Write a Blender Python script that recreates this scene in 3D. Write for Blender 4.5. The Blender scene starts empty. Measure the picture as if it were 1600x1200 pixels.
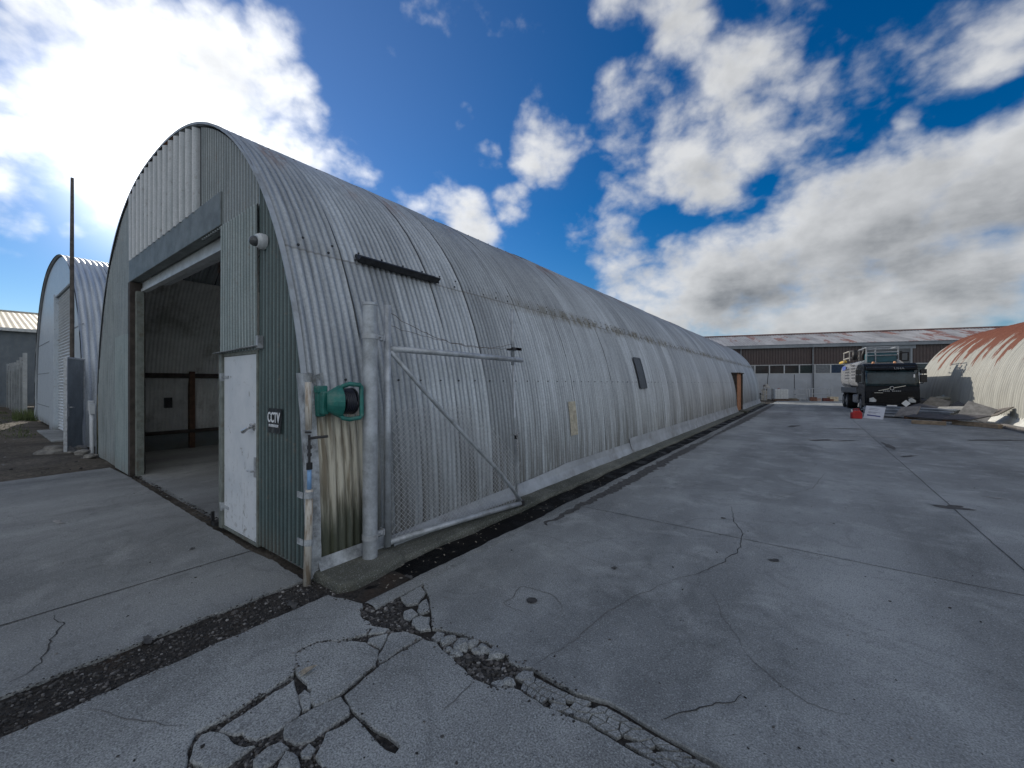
import bpy, bmesh, math, random
from mathutils import Vector, Matrix, noise as mnoise
random.seed(7)
R = math.radians
scene = bpy.context.scene
COL = scene.collection

# ------------------------------------------------------------------ camera numbers (metres; eye height 1.65)
YAW = R(36.55); EYE = 1.65; FPX = 630.0
FW = (-math.sin(YAW), math.cos(YAW)); RT = (math.cos(YAW), math.sin(YAW))
SUN = Vector((-1.29, 0.30, 0.525)).normalized()

def gp(u, v, z=0.0):
    """ground point surveyed from the photograph (u, v in photo pixels) on the level z"""
    d = FPX*(EYE-z)/(v-601.0); l = (u-800)/FPX*d
    return (FW[0]*d+RT[0]*l, FW[1]*d+RT[1]*l)
def skydir(u, v):
    a = (u-800)/FPX; b = (601-v)/FPX
    return Vector((FW[0]+RT[0]*a, FW[1]+RT[1]*a, b)).normalized()

# ------------------------------------------------------------------ node helper
class NT:
    def __init__(s, nt): s.nt = nt
    def n(s, t, ins=None, **props):
        nd = s.nt.nodes.new(t)
        for k, v in props.items(): setattr(nd, k, v)
        for k, v in (ins or {}).items():
            if isinstance(v, bpy.types.NodeSocket): s.nt.links.new(v, nd.inputs[k])
            else: nd.inputs[k].default_value = v
        return nd
    def math(s, op, a, b=0.0, c=None, clamp=False):
        ins = {0: a, 1: b}
        if c is not None: ins[2] = c
        return s.n('ShaderNodeMath', ins, operation=op, use_clamp=clamp).outputs[0]
    def vmath(s, op, a, b=(0,0,0)):
        nd = s.n('ShaderNodeVectorMath', {0: a, 1: b}, operation=op)
        return nd.outputs['Value'] if op in ('DOT_PRODUCT','LENGTH') else nd.outputs[0]
    def mapping(s, vec, scale=(1,1,1), loc=(0,0,0)):
        return s.n('ShaderNodeMapping', {'Vector': vec, 'Scale': scale, 'Location': loc}).outputs[0]
    def noise(s, vec, scale, detail=4, rough=.55, dist=0.0):
        return s.n('ShaderNodeTexNoise', {'Vector': vec, 'Scale': scale, 'Detail': detail, 'Roughness': rough, 'Distortion': dist}).outputs['Fac']
    def mr(s, v, a, b, c=0.0, d=1.0, smooth=True):
        return s.n('ShaderNodeMapRange', {0: v, 1: a, 2: b, 3: c, 4: d}, interpolation_type='SMOOTHSTEP' if smooth else 'LINEAR').outputs[0]
    def mix(s, f, a, b, blend='MIX'):
        a = (*a, 1) if isinstance(a, tuple) and len(a) == 3 else a
        b = (*b, 1) if isinstance(b, tuple) and len(b) == 3 else b
        nd = s.n('ShaderNodeMix', {0: f, 6: a, 7: b}, data_type='RGBA', blend_type=blend, clamp_factor=True)
        return nd.outputs[2]
    def mul(s, col, val):
        """colour times a value"""
        return s.n('ShaderNodeVectorMath', {0: col, 3: val}, operation='SCALE').outputs[0]
    def pos(s): return s.n('ShaderNodeTexCoord').outputs['Object']
    def xyz(s, v):
        o = s.n('ShaderNodeSeparateXYZ', {0: v}).outputs; return o[0], o[1], o[2]
    def comb(s, x, y, z): return s.n('ShaderNodeCombineXYZ', {0: x, 1: y, 2: z}).outputs[0]

def material(name, fn):
    m = bpy.data.materials.new(name); m.use_nodes = True
    nt = m.node_tree; nt.nodes.clear(); t = NT(nt)
    out = t.n('ShaderNodeOutputMaterial'); b = t.n('ShaderNodeBsdfPrincipled')
    nt.links.new(b.outputs[0], out.inputs[0])
    kw = fn(t)
    bump = kw.pop('bump', None)
    if bump:
        h, strength, dist = bump
        nb = t.n('ShaderNodeBump', {'Strength': strength, 'Distance': dist, 'Height': h})
        nt.links.new(nb.outputs[0], b.inputs['Normal'])
    names = dict(color='Base Color', rough='Roughness', metal='Metallic', spec='Specular IOR Level', alpha='Alpha', trans='Transmission Weight', coat='Coat Weight', emit='Emission Color', estr='Emission Strength')
    for k, v in kw.items():
        s = b.inputs[names[k]]
        if isinstance(v, bpy.types.NodeSocket): nt.links.new(v, s)
        else: s.default_value = (*v, 1) if isinstance(v, tuple) and len(v) == 3 else v
    return m

def plain(name, col, rough=.6, metal=0.0, var=.25, scale=6.0, dirt=None, bump=.15):
    def fn(t):
        p = t.pos()
        a = t.noise(p, scale, 6, .6); b = t.noise(p, scale*9, 3, .6)
        k = t.math('ADD', t.mr(a, .3, .7, 1-var, 1+var*.6), t.mr(b, .3, .7, -var*.25, var*.25))
        c = t.mul((*col,), k) if False else t.mul(col, k)
        if dirt:
            c = t.mix(t.math('MULTIPLY', t.mr(t.noise(p, scale*.6, 8, .68), .52, .68), .8), c, dirt)
        return dict(color=c, rough=t.mr(b, .3, .7, max(.05, rough-.1), min(1, rough+.1)), metal=metal, bump=(b, bump, .004))
    return material(name, fn)

# ------------------------------------------------------------------ mesh helper
class MB:
    def __init__(s): s.v = []; s.f = []; s.uv = None
    def add(s, vs, fs):
        o = len(s.v); s.v += [tuple(p) for p in vs]; s.f += [tuple(i+o for i in f) for f in fs]; return s
    def box(s, lo, hi, rot=None, at=None):
        x0, y0, z0 = lo; x1, y1, z1 = hi
        vs = [Vector(p) for p in ((x0,y0,z0),(x1,y0,z0),(x1,y1,z0),(x0,y1,z0),(x0,y0,z1),(x1,y0,z1),(x1,y1,z1),(x0,y1,z1))]
        if rot is not None:
            vs = [rot @ p for p in vs]
        if at is not None: vs = [p+Vector(at) for p in vs]
        return s.add(vs, [(0,3,2,1),(4,5,6,7),(0,1,5,4),(1,2,6,5),(2,3,7,6),(3,0,4,7)])
    def tube(s, pts, r, seg=10, cap=True, radii=None):
        pts = [Vector(p) for p in pts]; rings = []
        up0 = None
        for i, p in enumerate(pts):
            a = pts[max(0, i-1)]; b = pts[min(len(pts)-1, i+1)]
            t = (b-a).normalized()
            if up0 is None:
                up0 = Vector((0,0,1)) if abs(t.z) < .9 else Vector((1,0,0))
            x = up0 - t*up0.dot(t)
            if x.length < 1e-6: x = t.orthogonal()
            x.normalize(); y = t.cross(x); up0 = x
            rr = radii[i] if radii else r
            rings.append([p + x*(rr*math.cos(2*math.pi*k/seg)) + y*(rr*math.sin(2*math.pi*k/seg)) for k in range(seg)])
        vs = [q for rg in rings for q in rg]; fs = []
        for i in range(len(pts)-1):
            for k in range(seg):
                k2 = (k+1) % seg
                fs.append((i*seg+k, i*seg+k2, (i+1)*seg+k2, (i+1)*seg+k))
        if cap:
            fs.append(tuple(range(seg-1, -1, -1))); fs.append(tuple((len(pts)-1)*seg+k for k in range(seg)))
        return s.add(vs, fs)
    def prism(s, poly, axis, a, b):
        """poly of 2D points extruded along an axis 'x','y','z' from a to b"""
        def P(q, t): return {'x': (t, q[0], q[1]), 'y': (q[0], t, q[1]), 'z': (q[0], q[1], t)}[axis]
        n = len(poly); vs = [P(q, a) for q in poly] + [P(q, b) for q in poly]
        fs = [tuple(range(n-1, -1, -1)), tuple(range(n, 2*n))] + [(i, (i+1) % n, n+(i+1) % n, n+i) for i in range(n)]
        return s.add(vs, fs)
    def grid(s, nu, nv, fn):
        o = len(s.v)
        for i in range(nu):
            for j in range(nv): s.v.append(tuple(fn(i, j)))
        for i in range(nu-1):
            for j in range(nv-1):
                a = o+i*nv+j; s.f.append((a, a+nv, a+nv+1, a+1))
        return s
    def rock(s, c, r, sq=(1,1,.7), seed=0, sub=1):
        rnd = random.Random(seed)
        bm = bmesh.new(); bmesh.ops.create_icosphere(bm, subdivisions=sub, radius=1)
        ph = Vector((rnd.random()*50, rnd.random()*50, rnd.random()*50)); a = rnd.random()*6.28
        ca, sa = math.cos(a), math.sin(a)
        vs = []
        for v in bm.verts:
            k = r*(1+.45*mnoise.noise(v.co*1.3+ph)+.15*mnoise.noise(v.co*3.1+ph))
            x, y, z = v.co.x*k*sq[0], v.co.y*k*sq[1], v.co.z*k*sq[2]
            vs.append((c[0]+x*ca-y*sa, c[1]+x*sa+y*ca, c[2]+z))
        fs = [tuple(v.index for v in f.verts) for f in bm.faces]
        bm.verts.index_update(); bm.free()
        return s.add(vs, fs)
    def build(s, name, mat, parent=None, local=False, smooth=False, bevel=0.0, recalc=True, solid=0.0):
        vs = s.v
        if parent is not None and not local:
            l = parent.location; vs = [(p[0]-l[0], p[1]-l[1], p[2]-l[2]) for p in vs]
        me = bpy.data.meshes.new(name); me.from_pydata(vs, [], s.f); me.update()
        if recalc:
            bm = bmesh.new(); bm.from_mesh(me); bmesh.ops.recalc_face_normals(bm, faces=bm.faces); bm.to_mesh(me); bm.free()
        if s.uv:
            uvl = me.uv_layers.new(name='UVMap'); uvs = s.uv
            for lp in me.loops: uvl.data[lp.index].uv = uvs[lp.vertex_index]
        if smooth: me.polygons.foreach_set('use_smooth', [True]*len(me.polygons))
        me.materials.append(mat)
        o = bpy.data.objects.new(name, me); COL.objects.link(o)
        if parent is not None: o.parent = parent
        if bevel:
            b = o.modifiers.new('Bevel', 'BEVEL'); b.width = bevel; b.segments = 2; b.limit_method = 'ANGLE'
        if solid:
            b = o.modifiers.new('Solidify', 'SOLIDIFY'); b.thickness = solid; b.offset = 0
        return o

def tag(o, label=None, cat=None, group=None, kind=None):
    if label: o['label'] = label
    if cat: o['category'] = cat
    if group: o['group'] = group
    if kind: o['kind'] = kind
    return o
def thing(name, label, cat, loc=(0,0,0), rz=0.0, group=None):
    o = bpy.data.objects.new(name, None); COL.objects.link(o)
    o.empty_display_size = .2; o.location = loc; o.rotation_euler = (0, 0, rz)
    return tag(o, label, cat, group)
def text_mesh(name, body, size, mat, parent, M4, depth=.002, sx=1.0, bold=0.0):
    cu = bpy.data.curves.new(name, 'FONT'); cu.body = body; cu.size = size; cu.extrude = depth; cu.offset = bold
    cu.align_x = 'CENTER'; cu.align_y = 'CENTER'; cu.resolution_u = 3
    tmp = bpy.data.objects.new(name+'_tmp', cu); COL.objects.link(tmp)
    dg = bpy.context.evaluated_depsgraph_get(); me = bpy.data.meshes.new_from_object(tmp.evaluated_get(dg))
    bpy.data.objects.remove(tmp); bpy.data.curves.remove(cu)
    me.transform(M4 @ Matrix.Diagonal((sx, 1, 1, 1)))
    me.materials.clear(); me.materials.append(mat); me.name = name
    o = bpy.data.objects.new(name, me); COL.objects.link(o); o.parent = parent
    return o

# ------------------------------------------------------------------ quonset profile (superellipse)
PN = 2.37
def prof(a, b, n, count):
    """points (dx, z) from the right base over the crest to the left base, nearly even in arc length"""
    fine = []
    for i in range(2001):
        th = math.pi*i/2000; c, s_ = math.cos(th), math.sin(th)
        fine.append((math.copysign(abs(c)**(2/n), c)*a, abs(s_)**(2/n)*b))
    L = [0]
    for p, q in zip(fine, fine[1:]): L.append(L[-1]+math.hypot(q[0]-p[0], q[1]-p[1]))
    out = []; j = 0
    for k in range(count+1):
        t = L[-1]*k/count
        while j < 1999 and L[j+1] < t: j += 1
        w = (t-L[j])/max(1e-9, L[j+1]-L[j])
        out.append((fine[j][0]*(1-w)+fine[j+1][0]*w, fine[j][1]*(1-w)+fine[j+1][1]*w, t))
    return out
def prof_x(z, a, b, n=PN): return a*max(0.0, 1-(min(z, b)/b)**n)**(1/n)
def prof_z(dx, a, b, n=PN): return b*max(0.0, 1-(min(abs(dx), a)/a)**n)**(1/n)

def shell(a, b, cx, y0, y1, pitch=.0762, amp=.0125, per=6, seg=44, sheet=.61, lap_z=None, seed=3, per_far=None):
    """corrugated arch: corrugations run round the arch, sheets lap every `sheet` metres and at lap_z"""
    mb = MB(); P = prof(a, b, PN, seg)
    nrm = []
    for k in range(len(P)):
        p = P[max(0, k-1)]; q = P[min(len(P)-1, k+1)]
        tx, tz = q[0]-p[0], q[1]-p[1]; l = math.hypot(tx, tz); nrm.append((tz/l, -tx/l))
    ys = []; y = y0
    while y < y1:
        ys.append(y); y += pitch/per
    ys.append(y1)
    rnd = random.Random(seed); wob = {}
    uvs = []
    for y in ys:
        sh = (y-y0)/sheet; fr = sh-math.floor(sh); k0 = int(sh)
        if k0 not in wob: wob[k0] = (rnd.uniform(-.006, .006), rnd.uniform(.002, .009), rnd.uniform(0, 6))
        w = wob[k0]
        c = amp*math.cos(2*math.pi*(y-y0)/pitch)
        for (dx, z, s_), (nx, nz) in zip(P, nrm):
            off = c + w[0] + w[1]*(1-fr)*.8 + .006*math.sin(s_*1.1+w[2]) + .012*mnoise.noise(Vector((y*.35, s_*.5, seed)))
            if lap_z and z > lap_z: off += .010
            mb.v.append((cx+dx+nx*off, y, z+nz*off)); uvs.append((y-y0, s_))
    m = len(P)
    for i in range(len(ys)-1):
        for j in range(m-1):
            q = i*m+j; mb.f.append((q, q+1, q+m+1, q+m))
    mb.uv = uvs
    return mb

def ribs(x0, x1, zlo, zhi, y, pitch=.0762, amp=.015, rows=8, per=6, seed=1, bow=.006):
    """vertical corrugated cladding between x0 and x1 in the plane y (faces -y)"""
    mb = MB(); n = max(2, int(round((x1-x0)/pitch*per)))
    def fn(i, j):
        x = x0+(x1-x0)*i/n; a = zlo(x) if callable(zlo) else zlo; b = zhi(x) if callable(zhi) else zhi
        z = a+(b-a)*j/rows
        return (x, y + amp*math.cos(2*math.pi*x/pitch) + bow*mnoise.noise(Vector((x*1.2, z*.9, seed))), z)
    mb.grid(n+1, rows+1, fn)
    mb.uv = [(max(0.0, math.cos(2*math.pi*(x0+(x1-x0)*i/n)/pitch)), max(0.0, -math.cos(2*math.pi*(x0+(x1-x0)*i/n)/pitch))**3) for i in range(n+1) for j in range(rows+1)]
    return mb
# ================================================================== materials
def m_galv(name, base, dark, tone=.16, lap=None, rust_top=None, grime=.5, warm=None, front=False, sheet=.61, pitch=.0762):
    """weathered corrugated zinc; UV = (metres along the hut, metres round the arch)"""
    def fn(t):
        uv = t.n('ShaderNodeUVMap', uv_map='UVMap').outputs[0]
        u, v, _ = t.xyz(uv); p = t.pos(); px, py, pz = t.xyz(p)
        sid = t.math('FLOOR', t.math('DIVIDE', u, sheet))
        tier = t.math('GREATER_THAN', pz, lap if lap else 99)
        wn = t.n('ShaderNodeTexWhiteNoise', {'W': t.math('ADD', sid, t.math('MULTIPLY', tier, 57.3))}, noise_dimensions='1D').outputs['Value']
        k = t.mr(wn, 0, 1, 1-tone, 1+tone, False)
        st = t.noise(t.comb(t.math('MULTIPLY', u, 9), t.math('MULTIPLY', v, .45), 0), 1.0, 5, .62)
        st2 = t.noise(t.comb(t.math('MULTIPLY', u, 26), t.math('MULTIPLY', v, 1.6), 4), 1.0, 4, .6)
        bl = t.noise(p, .9, 6, .62); sp = t.noise(p, 38, 3, .6)
        c = t.mix(t.mr(st, .32, .7), base, dark)
        c = t.mix(t.math('MULTIPLY', t.mr(bl, .42, .72), .38), c, tuple(q*1.2 for q in base))
        c = t.mul(c, k)
        c = t.mul(c, t.mr(sp, .25, .75, .86, 1.12))
        c = t.mix(t.math('MULTIPLY', t.mr(st2, .56, .74), .5), c, tuple(q*.55 for q in dark))
        val = t.mr(t.math('COSINE', t.math('MULTIPLY', u, 2*math.pi/pitch)), .2, -1.0)    # corrugation valleys darkened: shade painted into the colour along with grime
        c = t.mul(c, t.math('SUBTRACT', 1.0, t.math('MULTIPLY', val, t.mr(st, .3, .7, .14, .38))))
        # dark broken line along the side laps of the sheets
        fr = t.math('FRACT', t.math('DIVIDE', u, sheet))
        ln = t.math('MULTIPLY', t.math('LESS_THAN', fr, .03), t.mr(t.noise(t.comb(sid, t.math('MULTIPLY', v, .6), 2), 1.3, 2), .36, .5))
        c = t.mix(t.math('MULTIPLY', ln, .92), c, (.03, .032, .035))
        if lap:
            band = t.math('MULTIPLY', t.mr(pz, lap-.16, lap-.01), t.mr(pz, lap+.02, lap+.22, 1, 0))
            stepn = t.n('ShaderNodeTexWhiteNoise', {'W': t.math('FLOOR', t.math('DIVIDE', u, sheet*1.0))}, noise_dimensions='1D').outputs['Value']
            bm_ = t.math('MULTIPLY', band, t.math('ADD', t.mr(t.noise(t.comb(t.math('MULTIPLY', u, 7), t.math('MULTIPLY', v, 3), 1), 1, 5, .65), .45, .6), t.mr(stepn, .45, .55, 0, .45)), clamp=True)
            far = t.mr(u, 1.5, 7, .15, .85)
            c = t.mix(t.math('MULTIPLY', bm_, far), c, (.17, .155, .115))
            line = t.math('MULTIPLY', t.mr(pz, lap-.022, lap-.012), t.mr(pz, lap+.0, lap+.008, 1, 0))
            c = t.mix(t.math('MULTIPLY', line, .45), c, (.12, .10, .08))
        if rust_top:
            z0, z1, amt = rust_top
            rn = t.noise(t.comb(t.math('MULTIPLY', u, 2.0), t.math('MULTIPLY', v, .75), 9), 1, 7, .66)
            rm = t.math('MULTIPLY', t.mr(rn, .57-amt, .66-amt), t.mr(pz, z0, z1))
            rc = t.mix(t.noise(p, 11, 5, .65), (.20, .065, .03), (.36, .19, .10))
            c = t.mix(rm, c, rc)
        g = t.math('MULTIPLY', t.mr(pz, .05, 1.5, 1, 0), t.mr(st, .35, .62))
        c = t.mix(t.math('MULTIPLY', g, grime), c, (.105, .09, .062))
        if front:
            # the first sheet by the corner keeps old cream paint low down, stained green and brown
            m1 = t.math('MULTIPLY', t.mr(u, .50, .78, 1, 0), t.mr(t.math('ADD', pz, t.math('MULTIPLY', st, .5)), 1.55, 1.75, 1, 0))
            pc = t.mix(t.mr(st2, .42, .62), (.62, .57, .45), (.24, .19, .12))
            pc = t.mix(t.mr(t.math('ADD', pz, t.math('MULTIPLY', st2, -.7)), -.05, .45, 1, 0), pc, (.06, .065, .03))
            c = t.mix(t.math('MULTIPLY', m1, .85), c, pc)
        rough = t.mr(bl, .3, .7, .42, .62)
        return dict(color=c, rough=rough, metal=.35, spec=.4, bump=(t.math('ADD', sp, bl), .12, .004))
    return material(name, fn)

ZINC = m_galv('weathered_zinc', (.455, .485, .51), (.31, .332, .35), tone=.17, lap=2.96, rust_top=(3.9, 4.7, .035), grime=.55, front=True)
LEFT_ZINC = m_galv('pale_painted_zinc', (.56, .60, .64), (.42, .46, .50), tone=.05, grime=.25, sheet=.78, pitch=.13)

def m_right(t):
    uv = t.n('ShaderNodeUVMap', uv_map='UVMap').outputs[0]; u, v, _ = t.xyz(uv); p = t.pos(); px, py, pz = t.xyz(p)
    st = t.noise(t.comb(t.math('MULTIPLY', u, 5), t.math('MULTIPLY', v, .5), 0), 1.0, 6, .62)
    bl = t.noise(p, .8, 6, .6)
    c = t.mix(t.mr(st, .35, .7), (.39, .388, .35), (.28, .277, .25))
    c = t.mix(t.math('MULTIPLY', t.mr(bl, .5, .7), .5), c, (.36, .35, .31))
    st3 = t.noise(t.comb(t.math('MULTIPLY', u, 5.2), t.math('MULTIPLY', v, .8), 3), 1.0, 5, .62)
    edge = t.math('ADD', pz, t.math('ADD', t.math('MULTIPLY', t.math('SUBTRACT', st3, .5), 2.6), t.math('MULTIPLY', t.math('SUBTRACT', t.n('ShaderNodeTexWhiteNoise', {'W': t.math('FLOOR', t.math('DIVIDE', u, .38))}, noise_dimensions='1D').outputs['Value'], .5), 1.7)))
    rc = t.mix(t.noise(p, 4.5, 6, .65), (.12, .032, .016), (.21, .072, .036))
    c = t.mix(t.mr(edge, 3.12, 3.36), c, rc)
    c = t.mix(t.math('MULTIPLY', t.math('LESS_THAN', t.math('FRACT', t.math('DIVIDE', u, .76)), .03), t.mr(st, .35, .6, .2, .8)), c, (.17, .15, .12))
    c = t.mix(t.math('MULTIPLY', t.mr(st3, .6, .72), t.mr(pz, 1.2, 3.0, 0, .5)), c, (.25, .11, .06))
    return dict(color=c, rough=.7, metal=0.0, bump=(st, .1, .004))
RUST_ZINC = material('cream_paint_rusting_roof', m_right)

def m_green(name, base, hi, streak=(.25,.27,.26), amt=.5):
    def fn(t):
        p = t.pos(); x, y, z = t.xyz(p)
        st = t.noise(t.comb(t.math('MULTIPLY', x, 16), t.math('MULTIPLY', z, .8), y), 1, 5, .62)
        bl = t.noise(p, 2.3, 6, .62); fi = t.noise(p, 60, 3, .6)
        c = t.mix(t.mr(bl, .35, .68), base, hi)
        c = t.mix(t.math('MULTIPLY', t.mr(st, .55, .75), amt), c, streak)
        c = t.mix(t.math('MULTIPLY', t.mr(t.noise(p, 9, 7, .7), .57, .68), .55), c, (.16, .13, .10))
        c = t.mix(t.math('MULTIPLY', t.mr(z, 0, .35, 1, 0), t.mr(bl, .35, .6, .2, .8)), c, (.12, .11, .09))
        rib = t.xyz(t.n('ShaderNodeUVMap', uv_map='UVMap').outputs[0])[0]     # rib valleys painted darker, shade and grime together
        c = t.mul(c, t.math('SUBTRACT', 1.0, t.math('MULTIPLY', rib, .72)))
        ridge = t.xyz(t.n('ShaderNodeUVMap', uv_map='UVMap').outputs[0])[1]   # ridge highlights painted in as a lighter colour
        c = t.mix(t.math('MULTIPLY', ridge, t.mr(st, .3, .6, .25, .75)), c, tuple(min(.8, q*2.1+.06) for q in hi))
        c = t.mul(c, t.mr(fi, .25, .75, .85, 1.12))
        return dict(color=c, rough=.42, metal=.0, spec=.6, bump=(fi, .1, .003))
    return material(name, fn)
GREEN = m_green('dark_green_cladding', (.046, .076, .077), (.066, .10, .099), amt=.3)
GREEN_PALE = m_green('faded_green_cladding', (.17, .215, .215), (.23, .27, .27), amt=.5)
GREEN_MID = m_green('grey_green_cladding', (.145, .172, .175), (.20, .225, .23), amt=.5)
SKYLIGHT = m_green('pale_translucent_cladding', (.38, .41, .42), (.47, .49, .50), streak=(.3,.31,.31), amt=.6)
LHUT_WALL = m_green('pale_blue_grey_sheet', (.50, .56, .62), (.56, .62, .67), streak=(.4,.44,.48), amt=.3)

def m_concrete(name, base, dark, light, agg=1.0, rough=.85, warm=.0):
    def fn(t):
        p = t.pos()
        big = t.noise(p, .33, 5, .55, .4); mid = t.noise(p, 1.9, 7, .66, .3); sm = t.noise(p, 9, 6, .66)
        fine = t.noise(p, 110, 5, .72); grit = t.n('ShaderNodeTexVoronoi', {'Vector': p, 'Scale': 150.0}).outputs
        c = t.mix(t.mr(big, .36, .64), dark, base)
        lane = t.noise(t.mapping(p, (.55, .07, .0), (3.1, 0, 0)), 1.6, 3, .5)
        c = t.mul(c, t.mr(lane, .34, .66, .76, 1.14))
        xx, yy_, _z = t.xyz(p)          # each poured bay has its own tone
        bay = t.n('ShaderNodeTexWhiteNoise', {'Vector': t.comb(t.math('FLOOR', t.math('DIVIDE', t.math('SUBTRACT', xx, 1.51), 4.2)), t.math('FLOOR', t.math('DIVIDE', t.math('SUBTRACT', yy_, 4.88), 8.5)), 1.0)}, noise_dimensions='3D').outputs['Value']
        c = t.mul(c, t.mr(bay, 0, 1, .90, 1.09, False))
        # wandering water stains with darker rims
        ring = t.math('ABSOLUTE', t.math('SUBTRACT', t.noise(p, .8, 4, .55, .6), .56))
        c = t.mul(c, t.mr(ring, .0, .022, .86, 1.0))
        c = t.mix(t.math('MULTIPLY', t.mr(mid, .46, .72), .6), c, light)
        c = t.mix(t.math('MULTIPLY', t.mr(mid, .40, .24), .65), c, tuple(q*.6 for q in dark))
        c = t.mix(t.math('MULTIPLY', t.mr(sm, .55, .70), .5), c, tuple(q*.72 for q in dark))
        c = t.mul(c, t.mr(fine, .28, .72, 1-.50*agg, 1+.46*agg))
        gc = t.xyz(grit['Color'])[0]
        c = t.mix(t.math('MULTIPLY', t.math('GREATER_THAN', gc, .93), .42*agg), c, (.48, .48, .47))
        c = t.mix(t.math('MULTIPLY', t.math('LESS_THAN', gc, .05), .45*agg), c, (.08, .082, .085))
        # sparse dark oil spots
        ov = t.n('ShaderNodeTexVoronoi', {'Vector': t.mapping(p, (1,1,0)), 'Scale': 2.1, 'Randomness': 1.0}).outputs
        spot = t.math('MULTIPLY', t.mr(t.math('ADD', ov['Distance'], t.math('MULTIPLY', sm, .06)), .055, .075, 1, 0), t.math('GREATER_THAN', t.xyz(ov['Color'])[1], .62))
        c = t.mix(t.math('MULTIPLY', spot, .55), c, tuple(q*.45 for q in dark))
        h = t.math('ADD', t.math('MULTIPLY', fine, .8), t.math('MULTIPLY', sm, .8))
        c = t.vmath('MULTIPLY', c, (1.01, 1.06, 1.07))
        return dict(color=c, rough=t.mr(mid, .3, .7, rough-.16, rough), spec=.35, bump=(h, .55*min(1, agg+.2), .006))
    return material(name, fn)
YARD = m_concrete('yard_concrete', (.31, .308, .30), (.205, .204, .20), (.44, .435, .42), 1.0)
APRON = m_concrete('apron_concrete', (.275, .268, .258), (.20, .195, .19), (.37, .36, .345), .85)
BROKEN = m_concrete('worn_concrete', (.315, .31, .30), (.235, .232, .225), (.40, .395, .38), 1.25)
FLOORC = m_concrete('hut_floor_concrete', (.30, .295, .285), (.23, .225, .22), (.36, .35, .34), .5)
LEDGE = m_concrete('mossy_footing_concrete', (.15, .145, .12), (.085, .085, .065), (.22, .21, .18), .9)
EDGING = m_concrete('edging_concrete', (.27, .265, .255), (.15, .15, .145), (.36, .355, .34), 1.0)

def m_gutter(t):
    p = t.pos(); n1 = t.noise(p, 2.2, 6, .65); n2 = t.noise(p, 22, 5, .7); n3 = t.noise(p, 90, 3, .6)
    c = t.mix(t.mr(n1, .45, .75), (.0045, .0045, .005), (.020, .019, .018))
    c = t.mix(t.math('MULTIPLY', t.mr(n2, .66, .76), .4), c, (.07, .065, .055))
    return dict(color=c, rough=t.mr(n1, .38, .62, .4, .9), spec=.12, bump=(t.math('ADD', n2, n3), .5, .012))
GUTTER = material('wet_black_silt', m_gutter)
def m_dirt(t):
    p = t.pos(); n1 = t.noise(p, .7, 6, .65); n2 = t.noise(p, 14, 6, .7); n3 = t.noise(p, 70, 4, .7)
    c = t.mix(t.mr(n1, .35, .65), (.075, .065, .052), (.15, .13, .105))
    c = t.mul(c, t.mr(n2, .25, .75, .6, 1.4)); c = t.mul(c, t.mr(n3, .25, .75, .7, 1.3))
    return dict(color=c, rough=.95, spec=.2, bump=(t.math('ADD', n2, n3), .8, .02))
DIRT = material('bare_dirt', m_dirt)
def m_bed(t):
    p = t.pos(); n2 = t.noise(p, 30, 6, .75); n3 = t.noise(p, 140, 4, .7); n1 = t.noise(p, 3, 4)
    c = t.mix(t.mr(n2, .35, .65), (.028, .026, .025), (.085, .075, .065))
    c = t.mix(t.math('MULTIPLY', t.mr(n1, .55, .7), .5), c, (.09, .06, .04))
    return dict(color=c, rough=.9, spec=.3, bump=(t.math('ADD', n2, n3), 1.0, .02))
BED = material('dark_gravel_bed', m_bed)
def m_stone(t):
    rnd = t.n('ShaderNodeNewGeometry').outputs['Random Per Island']; p = t.pos()
    n = t.noise(p, 60, 5, .7)
    c = t.n('ShaderNodeValToRGB', {0: rnd}).outputs[0]
    cr = t.nt.nodes[-1].color_ramp; cr.elements[0].color = (.03, .029, .028, 1); cr.elements[1].color = (.30, .29, .275, 1)
    e = cr.elements.new(.5); e.color = (.06, .057, .054, 1); e = cr.elements.new(.88); e.color = (.13, .122, .115, 1)
    c = t.mul(c, t.mr(n, .25, .75, .7, 1.3))
    return dict(color=c, rough=.85, spec=.3, bump=(n, .4, .004))
STONE = material('gravel_stone', m_stone)
CRACK = plain('crack_dirt', (.060, .058, .056), .95, var=.5, scale=30)
CRACK_SOFT = plain('shallow_crack_dirt', (.165, .163, .158), .95, var=.4, scale=20)
DIRTPATCH = plain('oily_dirt', (.075, .072, .068), .8, var=.6, scale=18, dirt=(.10,.09,.08))
PALEPATCH = plain('pale_cement_patch', (.36, .35, .335), .9, var=.35, scale=14, dirt=(.2,.2,.19))

GALV_PIPE = plain('galvanised_pipe', (.50, .515, .53), .45, .35, var=.22, scale=14, dirt=(.30,.30,.30))
POSTM = plain('galvanised_post', (.45, .475, .50), .45, .3, var=.28, scale=7, dirt=(.25,.26,.26))
WIRE = plain('zinc_wire', (.46, .47, .48), .5, .3, var=.2, scale=20)
RUSTWIRE = plain('rusty_wire', (.13, .10, .085), .7, .3, var=.3, scale=20)
STEEL_D = plain('dark_steel', (.045, .045, .047), .5, .4, var=.4, scale=12)
STEEL = plain('bright_steel', (.50, .50, .50), .28, .9, var=.2, scale=30)
BLACK_P = plain('black_plastic', (.012, .012, .014), .45, var=.3, scale=12)
TEAL = plain('green_plastic', (.018, .165, .138), .5, var=.3, scale=10, dirt=(.10,.20,.17))
HOSE = plain('dark_hose', (.012, .013, .022), .4, var=.3, scale=20)
BLUEP = plain('blue_pipe', (.22, .40, .66), .5, var=.15, scale=14)
WHITE_P = plain('white_plastic', (.62, .64, .65), .45, var=.12, scale=10)
LENS = plain('camera_dome_glass', (.07, .075, .08), .10, var=.1)
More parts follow.
